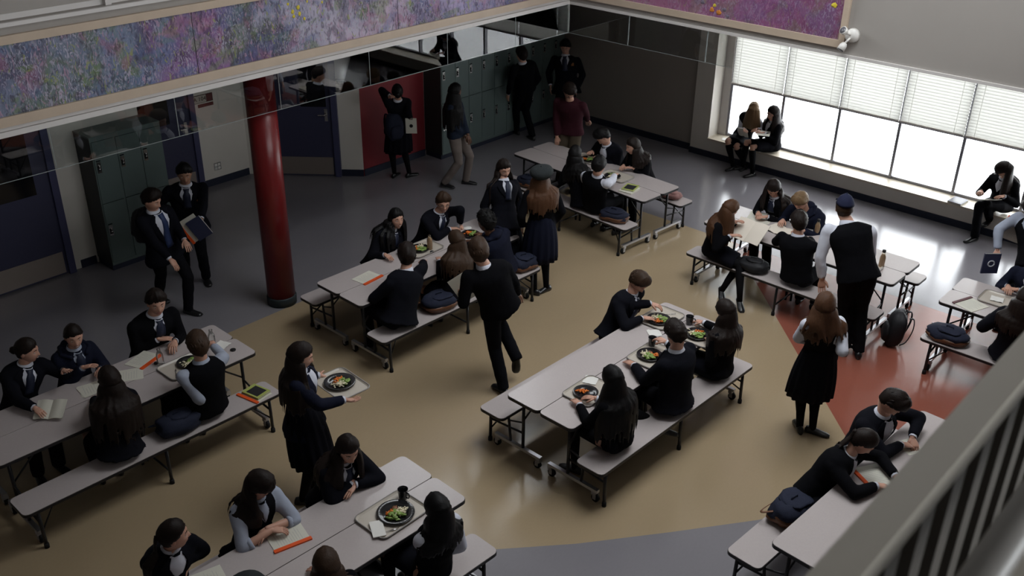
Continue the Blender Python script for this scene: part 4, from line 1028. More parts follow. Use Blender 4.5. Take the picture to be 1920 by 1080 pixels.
    for fi in range(nf):
        j, i = divmod(fi, NA); c = (HG[j][i]+HG[j+1][(i+1) % NA])*.5
        if c.y > .05 and abs(c.x) < .024 and -.066 < c.z < -.050: mb.m[fi] = 1
    for sg in (-1, 1):
        e = MB().ball((sg*.0735, -.012, -.006), .009, .019, .031, n=8, m=6); e.xf(HM); o_ = len(mb.v); mb.v += e.v; mb.f += [[q+o_ for q in f] for f in e.f]; mb.m += e.m; mb.sm += e.sm
        b_ = MB().tube([HM @ V((sg*.013, .089, .027)), HM @ V((sg*.028, .087, .032)), HM @ V((sg*.047, .072, .027))], [.0028, .0036, .0018], 5, 2)
        o_ = len(mb.v); mb.v += b_.v; mb.f += [[q+o_ for q in f] for f in b_.f]; mb.m += b_.m; mb.sm += b_.sm
    nr = (.050 if girl else .057)*s
    for sg in (-1, 1):
        e = MB().ball((sg*.031, .0715, .0125), .0155, .0105, .0085, n=10, m=6); e.xf(HM); o_ = len(mb.v); mb.v += e.v; mb.f += [[q+o_ for q in f] for f in e.f]; mb.m += e.m; mb.sm += e.sm
    mb.tube([N-(h-N).normalized()*.05*s, N.lerp(h, .3), hc-hu*.055*hs-hf*.012*hs, hc-hu*.01*hs-hf*.02*hs], [nr*1.25, nr*1.03, nr*.98, nr*.9], 14)
    torso(mb, -.08, 1.05, -.030, 14)
    for (S, E_, Wq, hd, pn), lf, cu in zip(arms, (True, False), curl):
        mb.tube([S, S.lerp(E_, .4), E_, E_.lerp(Wq, .35), Wq], [.044*s, .040*s, .036*s, .036*s, .024*s], 10, rnd=True)
        hand(mb, Wq, hd, pn, lf, s*(.92 if girl else 1.0), cu)
    lk = 1 if bottom == 'skirt' else .6
    for Hp, K, A_, toe in legs:
        mb.tube([Hp, Hp.lerp(K, .5), K, K.lerp(A_, .3), K.lerp(A_, .65), A_-UPZ*.03], [.078*s*lk, .066*s*lk, .050*s*lk, .053*s*lk, .040*s*lk, .030*s], 12)
    mb.build('body', [skin, 'lip', 'brow'], root, org)
    for sg in (-1, 1):
        e = MB().ball((sg*.031, .0690, .002), .0118, n=10, m=8); e.ball((sg*.031, .0762, .001), .0062, .0050, .0062, n=8, m=6, mi=1); e.xf(HM); e.build('eye', ['eyew', 'iris'], root, org)
    if smile:
        e = MB().tube([V((-.016, .090, -.055)), V((0, .0945, -.0585)), V((.016, .090, -.055))], [.002, .0035, .002], 6); e.xf(HM); e.build('teeth', 'teeth', root, org)
    if glasses:
        e = MB()
        for sg in (-1, 1):
            cc = V((sg*.033, .092, .002)); ring = [cc+V((cos(2*pi*k/14)*.023, -abs(cos(2*pi*k/14))*.004*(1 if cos(2*pi*k/14)*sg > 0 else 0), sin(2*pi*k/14)*.017)) for k in range(15)]
            e.tube(ring, .0022, 5); e.tube([V((sg*.056, .088, .006)), V((sg*.076, .02, .006)), V((sg*.078, -.02, -.004))], .002, 5)
        e.tube([V((-.010, .095, .004)), V((.010, .095, .004))], .002, 5); e.xf(HM); e.build('spectacles', 'lensf', root, org)
    # ---------------- hair
    long_ = hair in ('long', 'wavy', 'pony', 'half')
    back_z = -.10 if hair in ('long', 'wavy') else -.088
    side_z = -.045 if hair in ('long', 'wavy') else (.002 if hair in ('pony', 'up', 'bun') else .004)
    xs = [0, 32, 55, 74, 88, 104, 125, 180]; zs = [.060, .056, .040, .018, side_z, side_z-.03, min(-.062, side_z-.02), back_z]
    th0 = {'short': .019, 'curly': .028, 'up': .012, 'bun': .012, 'pony': .013, 'long': .018, 'wavy': .020}[hair]
    if hat: th0 *= .55
    rnd = random.Random(label); sd = rnd.uniform(0, 50)
    grid = []; mk = []
    for row in HG:
        g = []; m_ = []
        for a, p in zip(AZ, row):
            aa = min(a, 360-a); zmin = interp(xs, zs, aa)+.010*noise.noise(V((a*.09, sd, 0)))+.006*noise.noise(V((a*.3, sd, 3)))
            k = smooth(zmin-.006, zmin+.022, p.z); dn = V((p.x, p.y, p.z*.8)).normalized()
            amp = .35 if hair == 'curly' else .22
            th = th0*(1+amp*noise.noise(dn*(9 if hair == 'curly' else 5)+V((sd, 0, 0)))*2+.5*max(0, dn.z)*(1 if hair == 'short' else .3))
            if hair == 'short' and p.y > 0 and p.z > .04: th *= 1.35
            g.append(p+dn*(th*k-(.004 if k <= 0 else 0))); m_.append(k)
        grid.append(g); mk.append(m_)
    hm = MB(); hl = MB(); vs = [HM @ p for r in grid for p in r]; fs = []
    for j in range(len(grid)-1):
        for i in range(NA):
            i2 = (i+1) % NA
            if max(mk[j][i], mk[j][i2], mk[j+1][i], mk[j+1][i2]) > 0: fs.append((j*NA+i, j*NA+i2, (j+1)*NA+i2, (j+1)*NA+i))
    fs.append(tuple((len(grid)-1)*NA+i for i in range(NA)))
    hm.add(vs, fs, 0, True)
    hoff = .035 if top != 'coat' else .05
    def push(q):
        best = None
        for t in (-.1, 0, .1, .2, .3, .4, .5, .6, .7, .8, .9, 1.0, 1.06):
            c = spine(t); dd = (q-c).length
            if best is None or dd < best[0]: best = (dd, t)
        t = best[1]; T, r, f = frame(t); a, b = tsec(t); a += hoff; b += hoff; w_ = q-spine(t); x, y = w_.dot(r), w_.dot(f)
        e = sqrt((x/a)**2+(y/b)**2)
        if e < 1 and e > 1e-4: q = q+(r*x+f*y)*(1/e-1)
        # keep clear of shoulders
        return q
    def strand(p, outd, L, r0, wob, steps=9, gz=-UPZ):
        pts = [p]; q = p.copy(); st_ = L/steps; dirn = (gz+outd*.35).normalized()
        for k in range(steps):
            q = q+dirn*st_; dirn = (dirn*.6+gz*.4+V((noise.noise(q*9+V((sd, 0, 0))), noise.noise(q*9+V((0, sd, 0))), 0))*wob).normalized(); q = push(q); pts.append(q.copy())
        n_ = len(pts); hl.tube(pts, [r0*(1 if k < n_*.55 else (1-(k-n_*.55)/(n_*.45))*.75+.2) for k in range(n_)], 6, flat=.7, ref=outd)
    if hair in ('long', 'wavy'):
        wob = .5 if hair == 'wavy' else .10
        lo = 62 if hfront else 74
        for lay, (nst, zz, r0) in enumerate(((40, -.010, .0135), (30, -.040, .013), (22, -.065, .013))):
            for k in range(nst):
                a = lo+(360-2*lo)*k/(nst-1)+rnd.uniform(-3, 3); e_ = degrees(asin(max(-.9, min(.9, zz/.116))))
                lp = head_pt(a, e_); dn = V((lp.x, lp.y, 0)).normalized(); lp = lp+dn*(.006 if lay == 0 else -.004)
                outd = (HM.to_3x3() @ dn).normalized()
                aa = min(a, 360-a); L = hlen*rnd.uniform(.86, 1.08)*(.85 if aa < 95 else 1)
                strand(HM @ lp, outd, L+.05, r0*s, wob)
    if hair == 'pony':
        for k in range(9):
            a = 2*pi*k/9; lp = V((cos(a)*.014, -.112, .005+sin(a)*.016)); outd = -(HM.to_3x3() @ V((0, 1, .0))).normalized()
            strand(HM @ lp, (outd+HM.to_3x3() @ V((cos(a)*.2, 0, 0))).normalized(), hlen*rnd.uniform(.85, 1.05), .015*s, .15)
        hm.tube([HM @ V((0, -.095, .006)), HM @ V((0, -.122, .004))], .02, 10)
    if hair in ('bun', 'up'): hm.ball(HM @ V((0, -.110, -.012 if hair == 'up' else .03)), .036, n=12, m=8, noise_a=.3, seed=sd)
    if hair in ('short', 'curly') and not hat:
        for k in range(80):
            a = rnd.uniform(0, 360); e_ = rnd.uniform(5, 80); aa = min(a, 360-a); lp = head_pt(a, e_)
            if lp.z < interp(xs, zs, aa)+.022: continue
            dn = V((lp.x, lp.y, lp.z*.8)).normalized(); fl_ = V((lp.x*1.5+.04, .35 if lp.y > -.02 else -.3, -.6 if lp.y < .02 else -.15)); fl_ = (fl_-dn*fl_.dot(dn)).normalized()
            if hair == 'curly': fl_ = (fl_+V((rnd.uniform(-1, 1), rnd.uniform(-1, 1), rnd.uniform(-1, 1)))).normalized()
            q0 = lp+dn*(th0*1.0); l_ = rnd.uniform(.030, .048); hm.tube([HM @ (q0-fl_*l_*.6-dn*.006), HM @ (q0-dn*.001), HM @ (q0+fl_*l_*.6-dn*.004)], [.007, .011, .003], 6, flat=.6)
    ho = hm.build('hair', HAIRM[hcol], root, org)
    if hl.v:
        hlo = remesh(hl.build('hair_lengths', HAIRM[hcol], ho, org), .0095, 0, 3)
    if hat == 'cap':
        e = MB(); rs = []
        for el_ in (18, 28, 40, 55, 70, 86):
            rs.append([V((head_pt(a, el_)*1.24).xyz)+V((0, 0, .002)) for a in range(0, 360, 15)])
        e.rings(rs); rs = [[V((x*.08, .108+.065*(1-x*x)*t_, .048-.012*t_-.004*z_)) for x in (-1, -.6, -.2, .2, .6, 1)] for t_, z_ in ((0, 0), (1, 0), (1, 1), (0, 1))]
        e.rings([[r[i] for r in rs] for i in range(6)]); e.ball((0, 0, .150), .008, n=8, m=5); e.xf(HM); e.build('baseball_cap', 'capm', root, org)
    if hat == 'beret':
        e = MB().lathe([(.100, .030), (.108, .040), (.132, .066), (.138, .095), (.122, .128), (.075, .150), (.001, .156)], (0, -.012, 0), 22); e.ball((0, -.012, .158), .008, n=6, m=4)
        e.xf(HM @ Matrix.Translation((.012, -.018, -.024)) @ Matrix.Rotation(radians(-8), 4, 'Y') @ Matrix.Rotation(radians(12), 4, 'X')); e.build('beret', 'beret', root, org)
    # ---------------- clothes
    TM = dict(blazer='blazer', knit='knit', vest='knit', hoodie='navy', coat='blazer', denim='denim', maroon='maroon', navyblazer='navy')[top]
    off = dict(blazer=.020, knit=.016, vest=.016, hoodie=.024, coat=.030, denim=.018, maroon=.014, navyblazer=.018)[top]*s
    low = dict(blazer=-.30, coat=-.34, knit=-.12, vest=-.12, hoodie=-.16, denim=-.10, maroon=-.10, navyblazer=-.30)[top]
    if mode == 'sit': low = max(low, -.16)
    cl = MB(); torso(cl, low, 1.055, off*.8 if top != 'coat' else off, 22, flare=.12 if top in ('blazer', 'coat', 'navyblazer') else 0)
    slv = MB(); sl_end = .45 if rolled else 1.0
    sleeved = top != 'vest'
    tgt = cl if sleeved else slv
    for S, E_, Wq, hd, pn in arms:
        ri = off*.6
        c = spine(.84); tgt.tube([c.lerp(S, .45), S], [.060*s, .060*s], 12, rnd=True)
        W2 = E_.lerp(Wq, .25) if rolled else E_.lerp(Wq, .93)
        tgt.tube([S, S.lerp(E_, .35), E_.lerp(S, .12), E_], [.058*s+ri, .054*s+ri, .047*s+ri, .046*s+ri], 14, rnd=True)
        tgt.tube([E_, E_.lerp(W2, .15), W2], [.046*s+ri, .046*s+ri, (.046 if rolled else .036)*s+ri*.8], 14, rnd=False)
    shirtm = sleeves or 'shirt'
    o = remesh(cl.build(dict(blazer='blazer', knit='sweater', vest='knitted_vest', hoodie='hooded_jacket', coat='coat', denim='denim_jacket', maroon='sweater', navyblazer='blazer')[top], TM, root, org), vox)
    if not sleeved:
        torso(slv, .5, 1.0, .004, 18); remesh(slv.build('shirt', shirtm, root, org), vox, .014)
    if rolled:
        for S, E_, Wq, hd, pn in arms:
            dd = (Wq-E_).normalized(); q = E_.lerp(Wq, .25); MB().tube([q-dd*.02, q-dd*.015, q+dd*.012, q+dd*.018], [.040*s, .053*s, .054*s, .042*s], 12).build('rolled_cuff', shirtm, root, org)
    elif top in ('blazer', 'knit', 'navyblazer', 'coat', 'hoodie', 'maroon', 'denim') and collar:
        for S, E_, Wq, hd, pn in arms:
            dd = (Wq-E_).normalized(); MB().tube([Wq-dd*.035, Wq-dd*.002], [.034*s, .032*s], 12, cap=False).build('shirt_cuff', shirtm, root, org)
    if collar:
        nd = (hc-N).normalized(); cb = MB(); rs = []
        for l, r_ in ((.0, .086), (.020, .082), (.052, .069), (.054, .064), (.020, .070)):
            c = N+nd*l*s; u_ = nd.cross(Rs).normalized()*-1; rr_ = Rs
            rs.append([c+(rr_*sin(2*pi*k/18)*r_+ (-u_)*cos(2*pi*k/18)*r_*.93)*s*(1 if not girl else .93) for k in range(18)])
        cb.rings(rs, cap=False); cb.build('shirt_collar', shirtm, root, org)
        # shirt front in the V of the neckline
        vb = {'blazer': .50, 'navyblazer': .50, 'coat': .66, 'knit': .72, 'vest': .72, 'hoodie': .72, 'denim': .60, 'maroon': .84}[top]
        wmax = {'blazer': .42, 'navyblazer': .42, 'coat': .36}.get(top, .34); vb = vbot or vb; wmax = wv or wmax
        vf = MB(); rs = []
        for k in range(9):
            t = 1.06-(1.06-vb)*k/8; w_ = wmax*(1-(k/8)**1.3)+.02
            rs.append([tpt(t, ph, off+.006+(.003 if abs(ph) < w_*.9 else -.012)) for ph in (-w_*1.15, -w_, -w_*.5, 0, w_*.5, w_, w_*1.15)])
        vf.rings(rs, cap=False, close=False); vf.build('shirt_front', shirtm, root, org)
        if tie:
            tb_ = MB(); rs = []
            for k in range(9):
                t = 1.05-(1.05-vb-.01)*k/8; w_ = (.028 if k == 0 else .017 if k == 1 else .022+.012*k/8)*s/(tsec(t)[1]+off)
                rs.append([tpt(t, ph, off+.012+o_) for ph, o_ in ((-w_, -.004), (-w_, 0), (0, .006), (w_, 0), (w_, -.004), (0, -.004))])
            tb_.rings(rs); tb_.build('necktie', tiem, root, org)
        if top in ('blazer', 'navyblazer'):
            for sg in (-1, 1):
                lp = MB(); rs = []
                for k in range(9):
                    t = 1.05-(1.05-vb)*k/8; w_ = wmax*(1-(k/8)**1.3)+.02; ww = .30*sin(pi*min(1, .25+k/8*.8))+.03
                    rs.append([tpt(t, sg*(w_-.02), off+.010), tpt(t, sg*(w_+ww*.5), off+.013), tpt(t, sg*(w_+ww), off+.009), tpt(t, sg*(w_+ww), off+.002), tpt(t, sg*(w_-.02), off+.003)][::sg])
                lp.rings(rs); lp.build('lapel', TM, root, org, sharp=50)
    if crest:
        q = tpt(.74, -.62, off+.010); T, r, f = frame(.74); nn_ = (q-spine(.74)).normalized(); MB().obox(q, r*.022, nn_*.002, T*.026).build('chest_crest', 'crest', root, org)
    if top in ('hoodie', 'coat'):
        hb = MB(); T, r, f = frame(1.0); c = spine(1.0)-f*.075*s+UPZ*.01; hb.ball(c, .105*s, .075*s, .05*s, n=16, m=10, rot=Matrix((r, f, T)).transposed(), noise_a=.2)
        hb.tube([tpt(1.0, .5, .03), tpt(1.02, 1.3, .035), tpt(1.03, 2.3, .04)], .026*s, 8, rnd=True); hb.tube([tpt(1.0, -.5, .03), tpt(1.02, -1.3, .035), tpt(1.03, -2.3, .04)], .026*s, 8, rnd=True)
        remesh(hb.build('hood', TM, root, org), .014, .006)
    # bottoms
    if bottom == 'skirt':
        sk_ = MB()
        if mode == 'sit':
            Km = (legs[0][1]+legs[1][1])*.5; dk = Km-p0; sp_ = (legs[1][1]-legs[0][1]).length*.5; nrm = R.cross(dk).normalized()
            rs = []
            for l, a, b in ((-.30, .10, .08), (-.15, .165, .11), (0, .178, .125), (.3, .172, .115), (.6, .155+sp_*.25, .105), (.86, .125+sp_*.6, .095)):
                c = p0+dk*l; c = c-UPZ*(.01 if l > 0 else 0); rs.append([c+R*cos(2*pi*k/20)*a*s+nrm*sin(2*pi*k/20)*b*s for k in range(20)])
            sk_.rings(rs); torso(sk_, -.05, .25, .008, 20); remesh(sk_.build('skirt', 'blazer' if top != 'knitx' else 'knit', root, org), vox, .016)
        else:
            n_ = 60; rs = []; zk = min(legs[0][1].z*.5+legs[1][1].z*.5-.03, .46*s)
            botc = V(((legs[0][1].x+legs[1][1].x)*.3+p0.x*.4, (legs[0][1].y+legs[1][1].y)*.3+p0.y*.4, zk)); topc = spine(.36)
            for k in range(8):
                t = k/7; c = topc.lerp(botc, t); a = (.135+.095*t**.8+.02*sin(pi*t))*s; b = (.110+.085*t**.8+.02*sin(pi*t))*s; pl = .012*t
                rs.append([c+R*cos(2*pi*j/n_)*(a+pl*(1 if (j//2) % 2 else -1))+F*sin(2*pi*j/n_)*(b+pl*(1 if (j//2) % 2 else -1)) for j in range(n_)])
            rs2 = [[c0+(q-c0)*.97 for q in r] for r, c0 in ((rs[-1], botc),)]
            sk_.rings(rs+rs2+[[botc+UPZ*.05+(q-botc)*.5 for q in rs[-1]]]); sk_.build('pleated_skirt', 'navy' if top == 'knit' and hat else 'blazer', root, org)
        for Hp, K, A_, toe in legs:
            sb = MB(); dA = (A_-K)
            if legwear == 'tights': sb.tube([Hp.lerp(K, .3), Hp.lerp(K, .7), K, K.lerp(A_, .3), K.lerp(A_, .65), A_-UPZ*.03], [.078*s, .062*s, .055*s, .057*s, .044*s, .034*s], 14); sb.build('tights', 'sock', root, org)
            else: sb.tube([K.lerp(A_, .13), K.lerp(A_, .16), K.lerp(A_, .35), K.lerp(A_, .65), A_-UPZ*.03], [.053*s, .058*s, .058*s, .045*s, .035*s], 14); sb.build('knee_sock', 'sock', root, org)
    else:
        tr = MB(); torso(tr, -.10, .3, .006, 20)
        for Hp, K, A_, toe in legs:
            tr.tube([Hp, Hp.lerp(K, .5), K, K.lerp(A_, .4), A_-(K-A_).normalized()*.025], [.098*s, .087*s, .070*s, .066*s, .060*s], 14, rnd=False)
            tr.ball(K, .067*s, n=12, m=8); tr.ball(Hp, .095*s, n=12, m=8)
        remesh(tr.build('trousers', bottom, root, org), vox, .016)
    for Hp, K, A_, toe in legs:
        sd_ = toe.cross(UPZ)
        if sd_.length < .2: sd_ = R
        sd_.normalize(); up_ = sd_.cross(toe).normalized(); b_ = MB(); shoe(b_, A_, toe, sd_, s, up=up_); b_.build('shoe', 'shoe', root, org)
    return dict(p0=p0, h=h, F=F, R=R, Fs=Fs, Rs=Rs, frame=frame, spine=spine, tpt=tpt, N=N, HM=HM, arms=arms, root=root, s=s)

def seat_u(t, side, px, py, z):
    q = P(px, py, z)-V((TB[t][0], TB[t][1], 0)); return q.dot(tdir(t)[0])
def sit(label, t, side, hip, head, hz=None, turn=0, du=0, dv=0, **kw):
    z = hz if hz is not None else (.52 if side > 0 else .85)
    u = seat_u(t, side, hip[0], hip[1], z)+du; u = max(-L_-.45, min(L_-.12, u)) if not kw.pop('free', False) else u
    seat = tw(t, u, side*(.604+dv), BZ); d_, r_, _ = tdir(t); f = r_*(-side); yaw = atan2(f.y, f.x)+radians(turn)
    return person(label, head, 'sit', seat=seat, yaw=yaw, **kw)
def stand(label, hip, head, yaw, s=1.0, pz=.93, **kw):
    q = P(hip[0], hip[1], pz*s)
    ff = kw.get('feet')
    if ff and ff[0] is not None and ff[1] is not None:
        m_ = (ff[0]+ff[1])*.5; d = ray(*hip); best = min(((EYE+d*((z*.01*s-CAMH)/d.z)) for z in range(84, 95)), key=lambda p: (p.xy-m_.xy).length); q = best; q.xy = q.xy*.5+m_.xy*.5
        zz = min((.08*s+f_.z+sqrt(max(.1, (.872*s)**2-(f_.xy-q.xy).length**2))) for f_ in ff if f_.z < .1); q.z = min(zz, .955*s)
    return person(label, head, 'stand', hips=q, yaw=radians(yaw), s=s, **kw)
# ------------------------------------------------------------------ who sits and stands where
sit('smiling student in suit and tie, leftmost of all at the left table', 'A', -1, (55, 745), (50, 657), s=.98, sex='f', hair='up', hcol='dark', look=P(330, 690, .9), hands=(P(128, 697, .93), P(72, 772, .80)), curl=(.15, .6), smile=True, top='blazer')
sit('laughing student in navy hooded jacket and tie at the left table', 'A', -1, (152, 690), (138, 630), s=.95, sex='f', hair='up', hcol='dark', look=P(210, 790, .9), hands=(P(190, 700, .80), P(165, 692, .86)), top='hoodie', smile=True, sleeves='shirtblue')
sit('young man in black sweater and tie with clasped hands at the left row table', 'A', -1, (303, 640), (293, 567), s=1.04, hair='short', hcol='dark', look=P(390, 760, .9), hands=(P(328, 649, .785), P(306, 640, .80)), top='knit', curl=(.8, .6))
sit('girl seen from behind on the left bench beside the blue bag', 'A', 1, (242, 855), (206, 713), s=.98, sex='f', hair='long', hcol='dark', hlen=.48, look=P(130, 660, 1.0), hands=(P(178, 745, .78), P(214, 722, .78)), bottom='skirt', top='blazer')
sit('boy in a vest with blue grey sleeves seen from behind, lifting a bottle', 'A', 1, (407, 778), (372, 650), s=1.0, hair='short', hcol='brown', look=P(345, 640, .9), hands=(P(352, 716, .78), P(398, 645, .86)), elbows=(P(372, 745, .72), None), top='vest', sleeves='shirtblue', tie=False)

sit('laughing girl in a black hooded coat at the table near the column', 'B', -1, (742, 468), (743, 410), s=.95, sex='f', hair='long', hcol='black', hlen=.30, look=P(870, 500, 1.1), top='coat', smile=True, skin='skin')
sit('boy with glasses, black blazer and tie facing the camera near the column', 'B', -1, (838, 432), (831, 380), s=.96, hair='short', hcol='brown', glasses=True, look=P(868, 480, .9), hands=(P(868, 424, .785), P(850, 431, .785)), elbows=(P(876, 425, .8), P(806, 452, .76)), top='blazer', smile=True)
sit('blazer boy seen from behind at the table near the column', 'B', 1, (752, 600), (763, 480), s=1.03, hair='short', hcol='dark', look=P(760, 420, 1.0), hands=(P(720, 540, .76), P(795, 488, .79)), elbows=(P(712, 548, .76), None), top='blazer', tie=False)
sit('girl with long brown hair seen from behind, next to the running boy', 'B', 1, (852, 552), (857, 452), s=.93, sex='f', hair='long', hcol='brown', hlen=.36, look=P(800, 470, .8), hands=(P(822, 488, .78), P(868, 462, .78)), bottom='skirt', top='knit', tie=False, curl=(.3, .5))
sit('curly haired boy in a navy hoodie leaning on the table near the column', 'B', 1, (955, 515), (911, 416), s=1.03, hair='curly', hcol='black', skin='skin3', look=P(835, 400, 1.1), hands=(P(878, 455, .78), P(900, 440, .78)), top='hoodie', tie=False, collar=False)

sit('boy in blazer and tie eating alone on the far bench of the central table', 'C', -1, (1183, 590), (1197, 528), s=.96, hair='short', hcol='brown', look=P(1240, 605, .74), hands=(P(1226, 574, .86), P(1212, 600, .785)), elbows=(P(1205, 590, .85), P(1192, 610, .765)), top='blazer', crest=True, curl=(.8, .5))
sit('girl with dark hair at the far end of the central table', 'C', 1, (1352, 695), (1362, 585), s=.97, sex='f', hair='long', hcol='dark', hlen=.36, look=P(1290, 610, .8), hands=(P(1328, 642, .78), P(1312, 604, .79)), bottom='skirt', top='knit', tie=False, curl=(.5, .8))
sit('blazer boy seen from behind eating in the middle of the central table', 'C', 1, (1268, 755), (1268, 628), s=1.05, hair='short', hcol='dark', look=P(1215, 655, .76), hands=(P(1182, 684, .775), P(1243, 640, .86)), top='blazer', tie=False, curl=(.3, .8))
sit('girl with very long black hair at the near end of the central table', 'C', 1, (1150, 822), (1150, 712), s=.97, sex='f', hair='long', hcol='black', hlen=.52, look=P(1095, 735, .76), hands=(P(1080, 757, .775), P(1108, 748, .79)), bottom='skirt', legwear='tights', top='knit', tie=False, feet=(None, P(1242, 812, .20)), toes=(None, CR*.9-UPZ*.2), curl=(.4, .6))

sit('laughing girl in a blazer leaning on folded arms at the bottom table', 'D', -1, (655, 905), (652, 842), s=.97, sex='f', hair='long', hcol='dark', hlen=.30, hfront=True, look=P(730, 990, .85), hands=(P(664, 920, .78), P(672, 908, .79)), elbows=(P(722, 885, .77), P(600, 935, .77)), top='blazer', smile=True, curl=(.3, .3))
sit('girl in a vest with rolled pale sleeves writing at the bottom table', 'D', -1, (492, 975), (485, 908), s=.97, sex='f', hair='wavy', hcol='dark', hlen=.30, hfront=True, look=P(545, 1000, .74), hands=(P(500, 1003, .78), P(520, 1000, .79)), elbows=(P(560, 965, .77), P(440, 1022, .77)), top='vest', sleeves='shirtblue', rolled=True, tie=False, smile=True, curl=(.5, .9))
D3 = sit('girl with tied back hair resting her chin on her fist', 'D', -1, (318, 1062), (325, 1003), s=.97, sex='f', hair='pony', hcol='dark', hlen=.30, look=P(520, 960, 1.1), hands=(P(352, 1062, .78), P(333, 1030, 1.0)), elbows=(None, P(338, 1075, .77)), top='blazer', tie=False, curl=(.4, 1.0))
sit('girl in a vest and white sleeves bending over the bottom left tray', 'D', 1, (822, 1075), (822, 957), s=.97, sex='f', hair='long', hcol='black', hlen=.24, look=P(770, 962, .85), hands=(P(785, 1068, .60), P(800, 1045, .62)), elbows=(P(812, 1035, .72), None), top='vest', bottom='skirt', tie=False, skin='skin2')
sit('brown-haired student whose head is cut by the bottom edge of the picture', 'D', 1, (615, 1172), (612, 1062), s=.97, sex='f', hair='long', hcol='brown', hlen=.2, look=P(600, 1000, .9), top='knit', tie=False, bottom='skirt')
sit('student in a dark beret at the bottom edge of the picture', 'D', 1, (470, 1235), (462, 1112), s=.97, sex='f', hair='long', hcol='black', hlen=.2, look=P(440, 1010, 1.0), hat='beret', top='knit', tie=False, bottom='skirt')

e = person('auburn haired girl perched sideways on a bench end with a large book', (1368, 393), 'sit', seat=tw('E', seat_u('E', 1, 1318, 478, .52), .604, BZ), yaw=radians(12), s=.98, sex='f', hair='long', hcol='auburn', hlen=.34, look=P(1420, 440, .74),
    hands=(P(1384, 418, .90), P(1376, 446, .84)), bottom='skirt', legwear='tights', top='knit', tie=True, feet=(P(1352, 552, .03), P(1386, 572, .03)), toes=(V((.5, -.6, -.2)), V((.6, -.6, -.2))), curl=(.6, .6), lean=.2)
sit('dark haired girl in black sweater and tie facing us at the window table', 'E', -1, (1452, 390), (1450, 352), s=.97, sex='f', hair='long', hcol='dark', hlen=.28, look=P(1446, 425, .74), hands=(P(1432, 410, .78), P(1420, 404, .78)), top='knit', hfront=True)
sit('blond boy in a navy hoodie reading at the window table', 'E', -1, (1508, 420), (1501, 377), s=.99, hair='short', hcol='blond', look=P(1472, 440, .74), hands=(P(1500, 436, .78), P(1464, 418, .78)), top='hoodie', tie=False, collar=False)
sit('boy in a black sweater seen from behind beside the black bag', 'E', 1, (1497, 520), (1498, 418), s=1.02, hair='short', hcol='dark', look=P(1470, 410, .8), hands=(P(1468, 442, .78), P(1515, 440, .78)), top='knit', tie=False)
stand('young man in a navy cap, vest and white shirt seen from behind', (1590, 534), (1580, 374), 125, s=1.12, hair='short', hcol='brown', hat='cap', top='vest', tie=False, look=P(1560, 250, 1.7), feet=(P(1580, 662, 0), P(1608, 668, 0)), hands=(P(1540, 532, .85), P(1622, 520, .85)))

stand('man with glasses in a maroon sweater leaning over the rear table', (1070, 243), (1067, 170), -75, s=1.04, hair='short', hcol='dark', glasses=True, top='maroon', tie=False, collar=False, bottom='brownpant', look=P(1085, 290, .8), hands=(P(1106, 240, .85), P(1044, 268, .77)), lean=.1, curl=(.5, .1))
sit('boy in navy blazer facing the camera behind the middle plate of the rear table', 'F', -1, (1138, 292), (1131, 256), s=.98, hair='short', hcol='black', look=P(1098, 300, .75), hands=(P(1125, 298, .78), P(1106, 288, .84)), top='blazer', tie=False)
sit('smiling girl in dark cardigan at the far side of the rear table', 'F', -1, (1192, 312), (1187, 274), s=.95, sex='f', hair='long', hcol='dark', hlen=.22, look=P(1120, 300, .95), hands=(P(1182, 318, .78), P(1166, 315, .78)), top='knit', tie=False, smile=True, collar=False)
sit('girl in a black jacket seen from behind at the rear table', 'F', 1, (1066, 388), (1078, 290), s=.98, sex='f', hair='long', hcol='black', hlen=.30, look=P(1110, 280, .95), hands=(P(1085, 330, .78), P(1105, 315, .78)), top='blazer', tie=False, bottom='skirt')
sit('boy in a black vest and white shirt bent over his plate at the rear table', 'F', 1, (1104, 390), (1122, 312), s=1.0, hair='short', hcol='black', look=P(1148, 332, .74), hands=(P(1122, 334, .78), P(1155, 326, .88)), elbows=(None, P(1160, 352, .77)), top='vest', tie=False)

stand('girl with very long hair, blazer and tie standing between two tables', (946, 412), (944, 310), -20, s=.96, sex='f', hair='long', hcol='dark', hlen=.46, hfront=True, top='blazer', bottom='skirt', look=P(1030, 420, 1.2))
stand('standing girl in a grey beret with long light brown hair', (1014, 432), (1013, 330), 150, s=.99, pz=.93, sex='f', hair='long', hcol='auburn', hlen=.36, hat='beret', top='knit', bottom='skirt', legwear='tights', tie=False, look=P(950, 290, 1.4), feet=(P(1002, 552, 0), P(1024, 546, 0)), toes=(V((-.9, -.2, 0)), V((-.2, -1, 0))))
stand('boy in black sweater running between the tables with one foot kicked back', (916, 590), (898, 474), 160, s=1.06, hair='short', hcol='brown', top='knit', tie=False, look=P(835, 440, 1.3), hands=(P(866, 548, 1.12), P(976, 562, .88)), elbows=(P(868, 580, 1.1), None), feet=(P(944, 738, 0), P(968, 684, .22)), toes=(None, V((.2, -.2, -1))), lean=.2)
stand('girl with wavy auburn hair, vest, white sleeves and skirt seen from behind', (1530, 690), (1547, 573), 140, s=.99, pz=.93, sex='f', hair='wavy', hcol='auburn', hlen=.26, top='vest', bottom='skirt', tie=False, look=P(1590, 480, 1.5), hands=(P(1528, 640, 1.0), P(1572, 662, 1.0)), elbows=(P(1500, 640, 1.05), P(1578, 672, 1.05)), feet=(P(1498, 808, 0), P(1522, 812, 0)), toes=(V((-.5, .6, 0)), V((1, .3, 0))))
